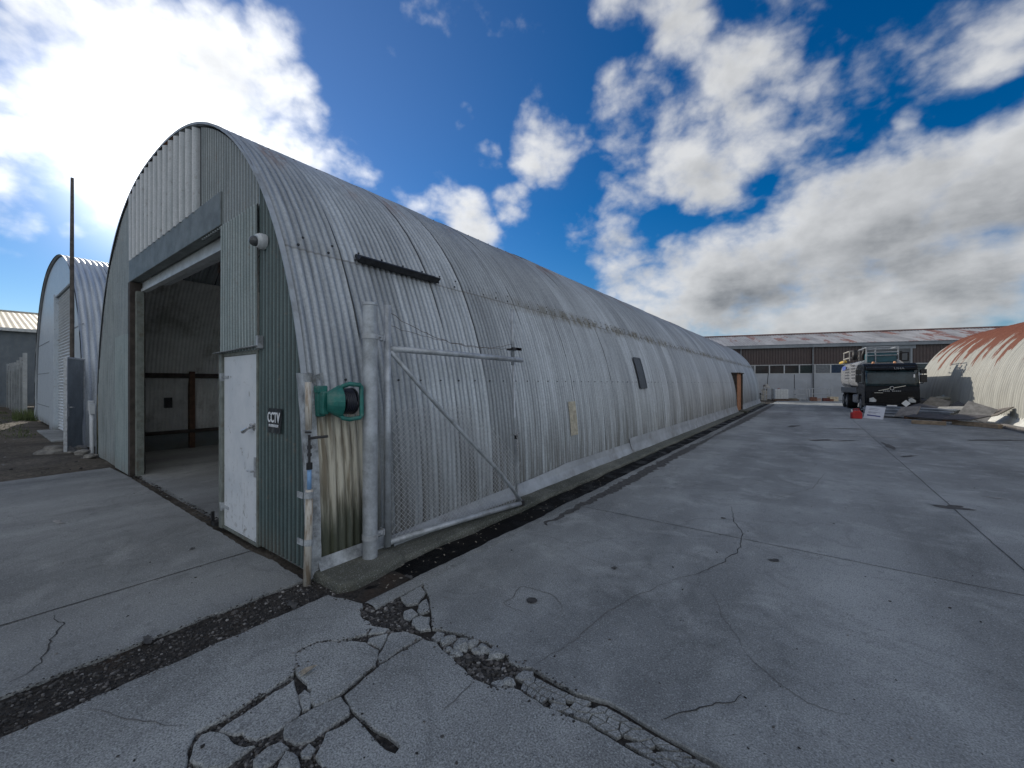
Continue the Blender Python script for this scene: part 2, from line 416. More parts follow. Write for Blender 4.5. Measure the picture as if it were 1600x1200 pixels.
def m_door(t):
    p = t.pos(); x, y, z = t.xyz(p)
    n1 = t.noise(p, 2.2, 6, .65); n2 = t.noise(p, 14, 7, .72, .6); st = t.noise(t.comb(t.math('MULTIPLY', x, 24), 0, t.math('MULTIPLY', z, 1.4)), 1, 6, .65)
    c = t.mix(t.mr(n1, .38, .66), (.74, .76, .78), (.64, .67, .70))
    low = t.mr(z, .15, 1.0, 1, .12)
    c = t.mix(t.math('MULTIPLY', t.mr(t.math('ADD', t.math('MULTIPLY', n2, .65), t.math('MULTIPLY', st, .35)), .50, .66), low), c, (.34, .33, .31))
    c = t.mix(t.math('MULTIPLY', t.mr(n2, .62, .70), .75), c, (.22, .20, .17))
    return dict(color=c, rough=.5, bump=(n2, .1, .003))
DOORW = material('scuffed_white_paint', m_door)
FRAMEG = plain('grey_green_timber', (.20, .215, .19), .7, var=.3, scale=9, dirt=(.14,.12,.09))
def m_pvc(t):
    p = t.pos(); x, y, z = t.xyz(p); n = t.noise(t.comb(t.math('MULTIPLY', x, 40), t.math('MULTIPLY', y, 40), t.math('MULTIPLY', z, 5)), 1, 6, .7)
    n2 = t.noise(p, 9, 6, .68)
    c = t.mix(t.mr(n, .45, .62), (.60, .565, .50), (.34, .27, .20))
    c = t.mix(t.math('MULTIPLY', t.mr(n2, .60, .70), .8), c, (.13, .085, .05))
    return dict(color=c, rough=.6, bump=(n2, .2, .004))
PVC = material('grubby_white_pipe', m_pvc)
SKIRTM = plain('pale_skirt_flashing', (.40, .425, .45), .55, .15, var=.22, scale=2.5, dirt=(.25,.25,.24))
FLASH = plain('peeling_grey_flashing', (.40, .42, .435), .6, .1, var=.45, scale=7, dirt=(.10,.095,.085))
GIRT = plain('dark_timber', (.060, .048, .040), .8, var=.4, scale=8)
BROWNT = plain('brown_timber', (.13, .072, .045), .75, var=.4, scale=8)
ORANGED = plain('varnished_brown_door', (.46, .21, .10), .6, var=.3, scale=6)
BROWN = m_green('dark_brown_cladding', (.050, .029, .026), (.066, .038, .033), streak=(.085,.055,.048), amt=.4)
SIGNB = plain('sign_black', (.018, .022, .026), .5, var=.4, scale=14, dirt=(.09,.10,.10))
SIGNW = plain('sign_white', (.80, .82, .84), .6, var=.1)
GLASSD = plain('dark_window_glass', (.020, .026, .030), .12, var=.5, scale=.7, bump=.02)
SLATE = plain('slate_panel', (.045, .055, .065), .5, var=.2)
TRANSL = bpy.data.materials.new('added_skylight_fibreglass'); TRANSL.use_nodes = True
_n = TRANSL.node_tree; _n.nodes.clear(); _t = NT(_n)
_n.links.new(_t.n('ShaderNodeMixShader', {0: .75, 1: _t.n('ShaderNodeBsdfDiffuse', {0: (.7,.7,.68,1)}).outputs[0], 2: _t.n('ShaderNodeBsdfTranslucent', {0: (.85,.86,.86,1)}).outputs[0]}).outputs[0], _t.n('ShaderNodeOutputMaterial').inputs[0])
PATCHM = plain('cream_fibreglass', (.46, .42, .33), .5, var=.3, scale=9, dirt=(.3,.26,.2))
# ================================================================== ground
def jitter(poly, step=.045, amp=.008, seed=1, near=True):
    """poly: list of (x, y, flag); edges that start at a flagged vertex are subdivided and roughened"""
    out = []; n = len(poly)
    for i in range(n):
        a = poly[i]; b = poly[(i+1) % n]
        A = Vector(a[:2]); B = Vector(b[:2]); rough = a[2] if len(a) > 2 else near
        out.append(A.copy())
        L = (B-A).length
        if rough and L > step*1.5:
            k = int(L/step); nrm = Vector((-(B-A).y, (B-A).x))/L
            for j in range(1, k):
                q = A+(B-A)*(j/k)
                d = mnoise.noise(Vector((q.x*6, q.y*6, seed)))*amp*2.0+mnoise.noise(Vector((q.x*22, q.y*22, seed+9)))*amp*1.3
                out.append(q+nrm*d)
    return out
def slab(name, poly, mat, parent=None, top=0.0, thick=.07, cham=.007, inset=.0, seed=1, step=.045, amp=.008):
    pts = jitter(poly, step, amp, seed)
    # orient counter-clockwise
    ar = sum(p.x*q.y-q.x*p.y for p, q in zip(pts, pts[1:]+pts[:1]))
    if ar < 0: pts.reverse()
    n = len(pts)
    def off(d):
        o = []
        for i in range(n):
            a, b, c = pts[i-1], pts[i], pts[(i+1) % n]
            t = (c-a); t = t.normalized() if t.length > 1e-6 else Vector((1, 0)); o.append(b+Vector((-t.y, t.x))*d)
        return o
    r0 = off(inset+cham); r1 = off(inset+cham*.15); r2 = off(inset)
    rnd = random.Random(seed); vs = []
    for ring, z in ((r0, top), (r1, top-cham*.9), (r2, top-thick)):
        vs += [(p.x, p.y, z) for p in ring]
    fs = [tuple(range(n))]
    for k in range(2):
        fs += [(k*n+i, (k+1)*n+i, (k+1)*n+(i+1) % n, k*n+(i+1) % n) for i in range(n)]
    mb = MB(); mb.add(vs, fs)
    return mb.build(name, mat, parent, recalc=False)
def ribbon(mb, pts, w, z=.0028, seed=0, step=.03, amp=.012, taper=True):
    """thin irregular strip along a polyline lying on the ground"""
    P = []
    for a, b in zip(pts, pts[1:]):
        A, B = Vector(a), Vector(b); k = max(1, int((B-A).length/step))
        for j in range(k): P.append(A+(B-A)*(j/k))
    P.append(Vector(pts[-1])); vs = []
    N = len(P)
    for i, p in enumerate(P):
        t = (P[min(N-1, i+1)]-P[max(0, i-1)]).normalized(); nr = Vector((-t.y, t.x))
        d = amp*2*mnoise.noise(Vector((p.x*7, p.y*7, seed)))+amp*mnoise.noise(Vector((p.x*25, p.y*25, seed)))
        e = .5+.7*abs(mnoise.noise(Vector((p.x*16, p.y*16, seed+5))))
        if taper: e *= min(1, .25+3*min(i, N-1-i)/max(1, N))
        q = p+nr*d
        vs += [(*(q+nr*w*e/2), z), (*(q-nr*w*e/2), z)]
    mb.add(vs, [(2*i, 2*i+1, 2*i+3, 2*i+2) for i in range(N-1)])
def blob(mb, c, rx, ry, z=.004, seed=0, n=40, rot=0.0, rough=.35):
    z += .00023*(seed % 60)
    vs = [(c[0], c[1], z)]
    for k in range(n):
        a = 2*math.pi*k/n; m = 1+rough*2*mnoise.noise(Vector((math.cos(a)*1.3+seed*3.1, math.sin(a)*1.3, seed)))+rough*mnoise.noise(Vector((math.cos(a)*4, math.sin(a)*4, seed)))
        x, y = rx*m*math.cos(a), ry*m*math.sin(a)
        vs.append((c[0]+x*math.cos(rot)-y*math.sin(rot), c[1]+x*math.sin(rot)+y*math.cos(rot), z))
    mb.add(vs, [(0, 1+k, 1+(k+1) % n) for k in range(n)])

# the earth under everything, to the horizon: a fine sheet near the camera inside a coarse one
g = MB()
def earth(i, j):
    ax = [-700,-300,-120,-60,-40,-30]+[-28+.5*k for k in range(53)]+[2,10,40,120,300,700]
    ay = [-500,-150,-50,-12]+[-9+.5*k for k in range(36)]+[10,14,20,30,60,120,300,900]
    x, y = ax[i], ay[j]
    z = -.055
    if x < -11.2 and y < 1.9: z += .055*min(1, (-11.2-x)/.6)+.05*mnoise.noise(Vector((x*.7, y*.7, 0)))+.03*mnoise.noise(Vector((x*2, y*2, 3)))
    return (x, y, z)
g.grid(65, 48, earth)
ground = tag(g.build('ground', DIRT, smooth=True), kind='structure')

def Z7(X, Y): return gp(240+X/2.424, 860+Y/2.424)           # crop coordinates used while surveying the broken slab
def P7(lst): return [(*Z7(X, Y), True) for X, Y in lst]

# yard pavement: big sheet right of the crack
yard = thing('yard_pavement', None, None, (0, 0, 0)); tag(yard, kind='structure')
yp = [(-2.56, 60, False), (-2.56, 9, True), (*gp(655, 900), True)] + P7([(1022,132),(1044,190),(1050,232),(1056,300),(1092,303),(1150,316),(1200,333),(1262,353),(1322,388),(1347,424),(1398,449),(1430,447),(1500,488),(1560,520),(1602,545)])
yp += [(*gp(950, 1098), True), (*gp(1000, 1128), True), (*gp(1060, 1162), True), (*gp(1130, 1200), True), (3, 1.95, False), (40, 1.95, False), (40, 60, False)]
slab('pavement_sheet', yp, YARD, yard, seed=4, cham=.006, amp=.007)
# near sheet below the alligator crack, with the open slit
low = P7([(722,552),(850,440),(1020,336),(1072,350),(1112,392),(1152,432),(1214,490),(1250,502),(1280,516),(1362,522),(1392,532),(1480,592),(1600,642)])
low += [(*gp(920, 1132), True), (*gp(1000, 1181), True), (*gp(1045, 1204), True), (3, 1.86, False), (40, 1.86, False), (40, -10, False), (-2.07, -10, False), (-2.07, .3, False), (-2.0, .42, True), (-1.72, .72, True)]
low += P7([(640,824),(612,780),(642,722),(652,692),(762,632),(880,755),(915,770),(934,745),(852,690),(802,650),(747,600)])
slab('pavement_sheet', low, BROKEN, yard, seed=5)
left = P7([(660,172),(792,204),(784,250),(828,286),(808,320),(740,340),(618,350),(542,388),(530,470),(388,562),(240,652),(162,690),(132,790),(122,824)])
left += [(-2.12, .45, False), (-2.12, -10, False), (-3.03, -10, False), (-3.03, .05, True), (-3.03, 1.2, True), (*gp(500, 936), True)]
slab('pavement_sheet', left, BROKEN, yard, seed=6, amp=.010)
frags = [
 [(540,396),(620,353),(742,346),(802,352),(850,380),(840,436),(702,543),(612,588),(602,530),(572,492),(548,470),(536,440)],
 [(822,287),(890,299),(868,312),(814,318)],
 [(818,334),(885,316),(860,372),(812,350)],
 [(902,316),(960,312),(1014,332),(852,432),(858,392),(882,350)],
 [(500,662),(600,602),(708,556),(738,592),(738,620),(650,678),(572,728),(522,720),(496,690)],
 [(252,680),(390,588),(530,492),(554,600),(545,622),(472,678),(390,714),(340,688),(290,690)],
 [(152,762),(182,702),(240,692),(300,735),(380,742),(300,800),(262,826),(196,826),(142,792)],
 [(382,790),(432,746),(480,726),(508,746),(440,810),(400,828)],
 [(560,762),(590,731),(610,750),(590,780),(566,780)],
 [(470,828),(502,762),(540,782),(552,828)],
 [(552,548),(572,530),(590,542),(594,560),(588,600),(566,606)],
 [(598,536),(608,530),(612,560),(604,586)],
 [(938,180),(970,162),(1012,140),(1030,160),(1000,200),(960,206)],
 [(1006,206),(1034,186),(1044,232),(1010,240),(1002,226)],
 [(950,232),(978,222),(1000,240),(968,264),(952,258)],
 [(984,262),(1012,250),(1044,256),(1048,300),(1012,304),(980,280)],
 [(1056,330),(1074,310),(1100,316),(1098,338),(1072,345)],
 [(1282,500),(1310,490),(1360,498),(1356,516),(1300,516)],
 [(1372,480),(1400,458),(1436,462),(1432,490),(1398,492)],
]
for k, f in enumerate(frags):
    slab('slab_fragment', P7(f), BROKEN, yard, top=-.001-.002*(k % 3), cham=.008, inset=-.007, seed=20+k, amp=.009, step=.03)
# crazed strip of the alligator crack: small cells between the two joints (one dense crazed mass)
rnd = random.Random(5); crz = MB()
up = [Vector(Z7(1432, 470)), Vector(Z7(1560, 540)), Vector(gp(950, 1106)), Vector(gp(1060, 1170)), Vector(gp(1130, 1208))]
dn = [Vector(Z7(1392, 528)), Vector(Z7(1480, 588)), Vector(gp(918, 1126)), Vector(gp(1000, 1176)), Vector(gp(1045, 1200))]
def lerp_path(P, t):
    t *= len(P)-1; i = min(int(t), len(P)-2); return P[i].lerp(P[i+1], t-i)
NC, NR = 22, 3
def cellpt(i, j):
    a = lerp_path(up, i/NC); b = lerp_path(dn, i/NC); q = a.lerp(b, j/NR)
    rr = random.Random(i*31+j*7)
    return q + Vector((rr.uniform(-.022, .022), rr.uniform(-.012, .012)))*(1 if 0 < j < NR else .4)
for i in range(NC):
    for j in range(NR):
        if (i*7+j*5) % 9 == 0 and i > 2: continue
        q = [cellpt(i, j), cellpt(i+1, j), cellpt(i+1, j+1), cellpt(i, j+1)]; c = sum(q, Vector((0, 0)))/4
        q2 = []
        for a, b in zip(q, q[1:]+q[:1]):
            for w in (0, .33, .66):
                p = a.lerp(b, w); p = c+(p-c)*(.95-.10*rnd.random()); q2.append(p)
        t = -.002-.006*rnd.random(); n = len(q2)
        vs = [(*(c+(p-c)*.94), t) for p in q2]+[(*p, t-.006) for p in q2]+[(*p, -.06) for p in q2]
        crz.add(vs, [tuple(range(n))]+[(k*n+m, (k+1)*n+m, (k+1)*n+(m+1) % n, k*n+(m+1) % n) for k in range(2) for m in range(n)])
tag(crz.build('crazed_concrete', BROKEN, yard), kind='stuff')

# aprons left of the gravel strip
slab('apron_slab', [(-3.44, -10, True), (-3.43, 1.3, True), (*gp(476, 908), True), (-4.0, 1.70, True), (-4.425, 1.66, True), (-4.425, -10, False)], APRON, yard, seed=8, amp=.009)
slab('apron_slab', [(-4.437, -10, False), (-4.437, 1.66, True), (-9.8, 1.70, False), (-11.05, 1.66, True), (-10.9, .4, True), (-11.3, -10, False)], APRON, yard, seed=9)

# joints and cracks
jm = MB()
ribbon(jm, [(-2.5, 4.90), (6, 4.86)], .012, amp=.002, taper=False, seed=1)
ribbon(jm, [(-2.5, 13.4), (6, 13.4)], .014, amp=.002, taper=False, seed=2, step=.2)
ribbon(jm, [(1.51, 5.0), (1.51, 13)], .016, amp=.003, taper=False, seed=2, step=.1)
ribbon(jm, [(1.51, 13), (1.51, 34)], .018, amp=.003, taper=False, seed=2, step=.5)
ribbon(jm, [(-4.431, -6), (-4.431, 1.66)], .020, amp=.002, taper=False, seed=2, step=.1)
Zc = lambda L: [gp(700+x/1.778, 740+y/1.778) for x, y in L]
ribbon(jm, Zc([(790,95),(795,140),(820,168),(805,222),(760,250),(700,280),(640,295)]), .012, seed=3)
ribbon(jm, Zc([(590,690),(650,678),(700,655),(745,640),(790,632),(818,615)]), .012, seed=5)
ribbon(jm, [gp(x/2.4, 700+y/2.4) for x, y in [(203,632),(236,660),(215,702),(182,742),(150,812),(90,855),(18,892)]], .013, seed=6, amp=.016)
jm.build('joint_crack', CRACK, yard)
sc_ = MB()
ribbon(sc_, Zc([(640,295),(530,340),(440,390),(345,470),(232,540)]), .009, seed=3)
ribbon(sc_, Zc([(735,330),(760,395),(800,450),(815,490)]), .007, seed=4)
ribbon(sc_, Zc([(815,490),(900,570),(1000,640),(1130,680)]), .007, seed=14)
ribbon(sc_, Zc([(1050,0),(1010,45),(900,75),(850,80)]), .012, seed=15)
ribbon(sc_, [gp(x/2.4, 700+y/2.4) for x, y in [(290,985),(470,1010),(600,1040),(700,1050)]], .007, seed=7)
ribbon(sc_, [Z7(1212, 496), Z7(1150, 560), Z7(1090, 606)], .010, seed=8)
sc_.build('hairline_crack', CRACK_SOFT, yard)
pm = MB()
for (u, v, rx, ry, s_) in ((1490,795,.20,.10,2),(1325,672,.55,.12,3),(1310,690,.5,.10,4),(1560,690,.7,.14,6),(1240,668,.55,.12,13),(1365,640,.5,.15,14),
                           (1130,812,.03,.02,7),(960,890,.03,.02,8),(1280,690,.4,.1,9),(1420,715,.3,.06,10),(1210,878,.05,.03,11),(1390,700,.7,.07,16)):
    blob(pm, gp(u, v), rx, ry, seed=s_, rot=.1*s_, rough=.38)
for (u, v, rx, ry, s_) in ((310,800,.06,.012,21),(230,1003,.05,.025,22),(640,905,.05,.02,23),(300,860,.02,.02,24),(455,948,.09,.02,25)): blob(pm, gp(u, v), rx, ry, seed=s_, rough=.6)
for k in range(0):
    y = 2.4+(k/60)**1.5*22+rnd.random()*.3; blob(pm, (-2.55+rnd.random()*.06, y), .03+rnd.random()*.04+y*.004, .06+rnd.random()*.14+y*.012, seed=40+k, rough=.3)
pm.build('oily_patch', DIRTPATCH, yard)
fm = MB()                         # brown dirt fringe along the gutter edging
ribbon(fm, [(-2.50, 4.0), (-2.47, 6), (-2.48, 9), (-2.44, 14)], .30, amp=.03, seed=31, step=.05)
ribbon(fm, [(-2.44, 14.02), (-2.40, 20), (-2.38, 27), (-2.35, 38)], .5, amp=.05, seed=32, step=.1)
fm.build('dirt_fringe', DIRTPATCH, yard)
pp = MB()
for (u, v, rx, ry, s_) in ((1290,690,.5,.10,1),(1370,684,.6,.10,2),(1385,681,.3,.06,3),(1555,780,.1,.04,4),(90,818,.12,.03,5)): blob(pp, gp(u, v), rx, ry, z=.0055, seed=s_, rough=.6)
pp.build('cement_patch', PALEPATCH, yard)
# plugged drain with its crazed collar
dr = MB(); c0 = gp(831, 941)
ring = [(c0[0]+.20*math.cos(a)*(1+.25*math.sin(3*a+1)), c0[1]+.20*math.sin(a)*(1+.2*math.cos(2*a))) for a in [2*math.pi*k/24 for k in range(22)]]
ribbon(dr, ring, .009, seed=9); dr.build('collar_crack', CRACK_SOFT, yard)
dh = MB(); blob(dh, c0, .042, .042, z=.005, seed=3, rough=.12); dh.build('drain_hole', CRACK, yard)

# gravel: trench along the hut line, pothole by the gutter, pothole by the crack
bed = MB()
def bedz(x, y): return -.021+.006*mnoise.noise(Vector((x*3, y*3, 1)))+.004*mnoise.noise(Vector((x*14, y*14, 2)))
bed.grid(50, 110, lambda i, j: (-3.6+.065*i, -4.5+.062*j, bedz(-3.6+.065*i, -4.5+.062*j)))
tag(bed.build('gravel_bed', BED, smooth=True), kind='structure')
gr = MB(); rs = random.Random(11)
def inside(poly, x, y):
    c = False; n = len(poly)
    for i in range(n):
        a, b = poly[i], poly[(i+1) % n]
        if (a[1] > y) != (b[1] > y) and x < (b[0]-a[0])*(y-a[1])/(b[1]-a[1])+a[0]: c = not c
    return c
hole1 = [Z7(*q) for q in [(786,205),(860,180),(930,160),(1015,130),(960,165),(940,190),(948,262),(1015,310),(900,312),(830,285),(786,250)]]
hole2 = [Z7(*q) for q in [(1090,310),(1250,350),(1330,395),(1345,425),(1420,448),(1380,480),(1280,500),(1215,488),(1150,430),(1105,380)]]
def scatter(test, x0, x1, y0, y1, count, rmin, rmax, lift=.0):
    k = 0; tries = 0
    while k < count and tries < count*40:
        tries += 1
        x, y = rs.uniform(x0, x1), rs.uniform(y0, y1)
        if not test(x, y): continue
        r = rmin+(rmax-rmin)*rs.random()**3.0
        gr.rock((x, y, bedz(x, y)+r*.25+lift), r, (1.1, .8, .65), seed=rs.randint(0, 10**6), sub=1); k += 1
def bbox(P): return min(p[0] for p in P), max(p[0] for p in P), min(p[1] for p in P), max(p[1] for p in P)
scatter(lambda x, y: True, -3.45, -3.02, -.2, 1.75, 3000, .0025, .014)
scatter(lambda x, y: inside(hole1, x, y), *bbox(hole1), 1500, .003, .019)
scatter(lambda x, y: inside(hole2, x, y), *bbox(hole2), 1500, .003, .020)
# crumbs in the wide cracks of the broken corner
wide = [Z7(*q) for q in [(130,700),(240,650),(540,470),(560,600),(720,550),(760,630),(650,690),(640,824),(120,824)]]
scatter(lambda x, y: inside(wide, x, y), *bbox(wide), 3800, .003, .013)
w2 = [Z7(*q) for q in [(530,400),(620,345),(740,340),(830,300),(900,310),(860,430),(840,440),(850,380),(740,350),(560,400)]]
scatter(lambda x, y: inside(w2, x, y), *bbox(w2), 1000, .003, .012)
# crumbs along the broken slab edges and strewn on the paving
for k, f in enumerate([P7([(660,172),(792,204),(784,250),(828,286),(808,320),(740,340),(618,350),(542,388),(530,470),(388,562),(240,652)]), P7([(722,552),(850,440),(1020,336),(1072,350),(1152,432),(1214,490),(1280,516),(1392,532),(1480,592),(1600,642)]), P7([(1022,132),(1050,232),(1056,300),(1150,316),(1262,353),(1347,424),(1430,447),(1560,520),(1602,545)]), P7([(762,632),(880,755),(915,770)]), [(-3.43, -.1+.2*q) for q in range(9)], [(-3.03, -.1+.2*q) for q in range(8)]]):
    for a, b in zip(f, f[1:]):
        L = math.hypot(b[0]-a[0], b[1]-a[1])
        for q in range(int(L*130)):
            w = rs.random(); d_ = rs.gauss(0, .014); r = .0025+.007*rs.random()**2.5
            nx, ny = -(b[1]-a[1])/L, (b[0]-a[0])/L
            gr.rock((a[0]+(b[0]-a[0])*w+nx*d_, a[1]+(b[1]-a[1])*w+ny*d_, r*.2-.002), r, (1.1, .8, .6), seed=rs.randint(0, 10**6))
for q in range(420):
    d_ = 1.6+rs.random()**1.7*9; u_ = rs.uniform(-1.25, 1.25)*d_; x = FW[0]*d_+RT[0]*u_; y = FW[1]*d_+RT[1]*u_
    if (x > -2.5 or (x < -3.5 and y < 1.6)): r = .003+.007*rs.random()**3; gr.rock((x, y, r*.3), r, (1.2, .8, .6), seed=rs.randint(0, 10**6))
tag(gr.build('gravel', STONE), kind='stuff')
# larger broken lumps in the pothole
for k, (X, Y, r) in enumerate([(1118,340,.038),(1165,360,.050),(1145,392,.030),(1205,356,.034),(1250,378,.040),(1300,396,.044),(1118,376,.026),(1345,500,.03),(1130,405,.02),(1225,380,.026),(1290,375,.022)]):
    x, y = Z7(X, Y); mb = MB(); mb.rock((x, y, -.012), r*1.25, (1.15, .9, .6), seed=50+k, sub=2)
    mb.build('concrete_lump', BROKEN, yard, smooth=False)

# gutter along the hut: footing ledge, black silt channel, edging
gut = thing('gutter', None, None, (0, 0, 0)); tag(gut, kind='structure')
ny = 420
def yy(i): return 1.78+(i/ny)**1.8*38.0
def led(i, j):
    y = yy(i); x = [-3.46, -3.30, -3.16, -3.07, -3.045, -3.04][j]
    z = [.05, .045, .035, .028, .0, -.06][j]
    w = mnoise.noise(Vector((y*1.3, 0, 1)))*.03+mnoise.noise(Vector((y*6, 0, 1)))*.012
    return (x+(w if j > 1 else 0), y, z+.006*mnoise.noise(Vector((x*9, y*5, 0))))
m = MB(); m.grid(ny+1, 6, led); m.build('footing_ledge', LEDGE, gut)
def silt(i, j):
    y = yy(i); x = -3.12+.052*j
    return (x, y, -.026+.012*mnoise.noise(Vector((x*5, y*1.6, 4)))+.005*mnoise.noise(Vector((x*20, y*12, 4)))+(.012 if j in (0,) else 0))
m = MB(); m.grid(ny+1, 11, silt); m.build('silt_channel', GUTTER, gut, smooth=True)
def edg(i, j):
    y = yy(i); x = [-2.715, -2.70, -2.66, -2.60, -2.57, -2.555][j]; z = [-.07, -.004, .008, .004, -.002, -.07][j]
    w = mnoise.noise(Vector((y*1.1, 5, 1)))*.022+mnoise.noise(Vector((y*9, 5, 1)))*.010
    k = 1 if j < 4 else 0
    return (x+w*k, y, z+.010*mnoise.noise(Vector((x*12, y*4, 7)))*(1 if 0 < j < 5 else 0))
m = MB(); m.grid(ny+1, 6, edg); m.build('gutter_edging', EDGING, gut)
# pale leaf litter lying on the silt
lf = MB(); rl = random.Random(3)
for k in range(120):
    y = 2.0+rl.random()**1.6*5; x = rl.uniform(-3.05, -2.72); a = rl.uniform(0, 6.28); l = rl.uniform(.006, .02); w = l*.35
    z = silt(0, 0)[2]+.022; ca, sa = math.cos(a), math.sin(a)
    lf.add([(x-l*ca, y-l*sa, z), (x+w*sa, y-w*ca, z+.003), (x+l*ca, y+l*sa, z+.005), (x-w*sa, y+w*ca, z+.002)], [(0, 1, 2, 3)])
LEAF = plain('dry_leaf', (.34, .30, .24), .8, var=.4, scale=30)
tag(lf.build('leaf_litter', LEAF, recalc=False), kind='stuff')

# raised broken footing lump by the corner post
fb = MB()
blk = [(-3.45, 1.74), (-3.02, 1.74), (-2.95, 1.86), (-2.97, 2.12), (-3.03, 2.42), (-3.45, 2.46)]
fb.prism(blk, 'z', -.06, .055)
o = tag(fb.build('footing_block', LEDGE, bevel=.03), 'rough mossy concrete footing block under the base of the thick steel gate post', 'concrete block')

# bits of litter on the ground
dl = MB()
x, y = gp(478, 1052)
for k in range(3):
    a = .9+.25*k; dl.tube([(x-.03*math.cos(a)+.012*k, y-.04*math.sin(a), .006), (x+.012*k, y, .02), (x+.035*math.cos(a)+.012*k, y+.05*math.sin(a), .026)], .006, 5, radii=[.002, .007, .002])
tag(dl.build('dead_leaf', LEAF), 'curled pale dead leaf lying over the crack in the broken paving', 'leaf')
# rough grass and weeds far left, in the sun
GRASS = plain('short_grass', (.085, .115, .035), .8, var=.5, scale=3, dirt=(.16,.14,.06))
gs = MB(); rg = random.Random(9)
for k in range(14000):
    x = rg.uniform(-40, -14); y = rg.uniform(-6, 1.3)
    cov = mnoise.noise(Vector((x*.35, y*.35, 5)))+ (.45 if x < -19 else -.28)
    if cov < rg.uniform(-.1, .25): continue
    a = rg.uniform(0, 6.28); h = rg.uniform(.03, .11); w = .008+.012*rg.random(); z = -.01+.05*mnoise.noise(Vector((x*.7, y*.7, 0)))
    dx, dy = math.cos(a)*w, math.sin(a)*w; lx, ly = rg.uniform(-.05, .05), rg.uniform(-.05, .05)
    gs.add([(x-dx, y-dy, z-.01), (x+dx, y+dy, z-.01), (x+lx, y+ly, z+h)], [(0, 1, 2)])
for k in range(500):   # dry tufts at the fence foot
    x = rg.uniform(-29.5, -27.5); y = rg.uniform(1.2, 1.9); h = rg.uniform(.15, .6); a = rg.uniform(0, 6.28)
    gs.add([(x-.012*math.cos(a), y-.012*math.sin(a), -.02), (x+.012*math.cos(a), y+.012*math.sin(a), -.02), (x+rg.uniform(-.15, .15), y+rg.uniform(-.15, .15), h)], [(0, 1, 2)])
tag(gs.build('grass', GRASS, recalc=False), kind='stuff')
# pebbles on the bare dirt
pb = MB(); 
for k in range(700):
    x = rg.uniform(-24, -11.3); y = rg.uniform(-3.5, 1.6); r = .008+.035*rg.random()**4
    z = -.005+.05*mnoise.noise(Vector((x*.7, y*.7, 0)))+.03*mnoise.noise(Vector((x*2, y*2, 3)))
    pb.rock((x, y, z), r, (1.1, .9, .6), seed=k, sub=1)
tag(pb.build('pebbles', STONE), kind='stuff')
# ================================================================== main quonset hut
HA, HB, HX, HY0, HY1 = 4.78, 5.2, -8.19, 1.70, 39.1
YF = 1.76                                                  # plane of the front cladding
def hz(x): return max(0.0, prof_z(x-HX, HA, HB)-.03)       # underside of the arch at x
def hx(z): return HX+prof_x(z, HA, HB)
def hside(y, z, off=0.0):
    """point on the right flank of the hut, pushed out by off"""
    x = hx(z); e = .02; dx = hx(z+e)-hx(max(0, z-e)); dz = (z+e)-max(0, z-e)
    n = Vector((dz, 0, -dx)).normalized()
    return (x+n.x*off, y, z+n.z*off)
hut = thing('quonset_hut', 'long grey corrugated zinc arched hut with an open roller door in its dark green front', 'hut', (HX, HY0, 0))
sm_ = shell(HA, HB, HX, HY0+.03, HY1, lap_z=2.96, seg=46)
# translucent sheets added to the unseen roof side to brighten the interior
ADDED_SKYL = [(4.8, 6.4), (6.9, 8.5), (9.0, 10.6), (11.2, 12.8), (13.4, 15.0), (15.6, 17.2)]
def in_sky(f):
    x = sum(sm_.v[i][0] for i in f)/4; y = sum(sm_.v[i][1] for i in f)/4; z = sum(sm_.v[i][2] for i in f)/4
    return x < HX and 1.2 < z < 4.85 and any(a < y < b for a, b in ADDED_SKYL)
lite = [f for f in sm_.f if in_sky(f)]; keep = set(lite); uv_ = sm_.uv
sm_.f = [f for f in sm_.f if f not in keep]
sm_.build('roof_shell', ZINC, hut, smooth=True, recalc=False)
for ya, yb in ADDED_SKYL:
    part_ = [f for f in lite if ya-.2 < sm_.v[f[0]][1] < yb+.2]
    ml = MB(); used = sorted({i for f in part_ for i in f}); ix = {i: k for k, i in enumerate(used)}
    ml.v = [sm_.v[i] for i in used]; ml.f = [tuple(ix[i] for i in f) for f in part_]
    ml.build('added_skylight_sheet', TRANSL, hut, smooth=True, recalc=False)
# end wall at the far end
e = MB(); e.prism([(HX+d, z) for d, z, _ in prof(HA-.04, HB-.04, PN, 40)], 'y', HY1-.06, HY1-.02); e.build('rear_wall', GREEN_MID, hut)
# floor
fl = MB(); fl.prism([(HX-HA+.05, 1.83), (HX+HA-.05, 1.83), (HX+HA-.05, HY1-.1), (HX-HA+.05, HY1-.1)], 'z', -.06, .012); fl.build('hut_floor', FLOORC, hut)
th = MB(); rt = random.Random(4)
for k in range(160): x = rt.uniform(-9.8, -5.3); th.rock((x, 1.76+rt.uniform(-.05, .06), .0), .006+.012*rt.random(), (1.4, .9, .5), seed=k)
tag(th.build('threshold_rubble', STONE, hut), kind='stuff')
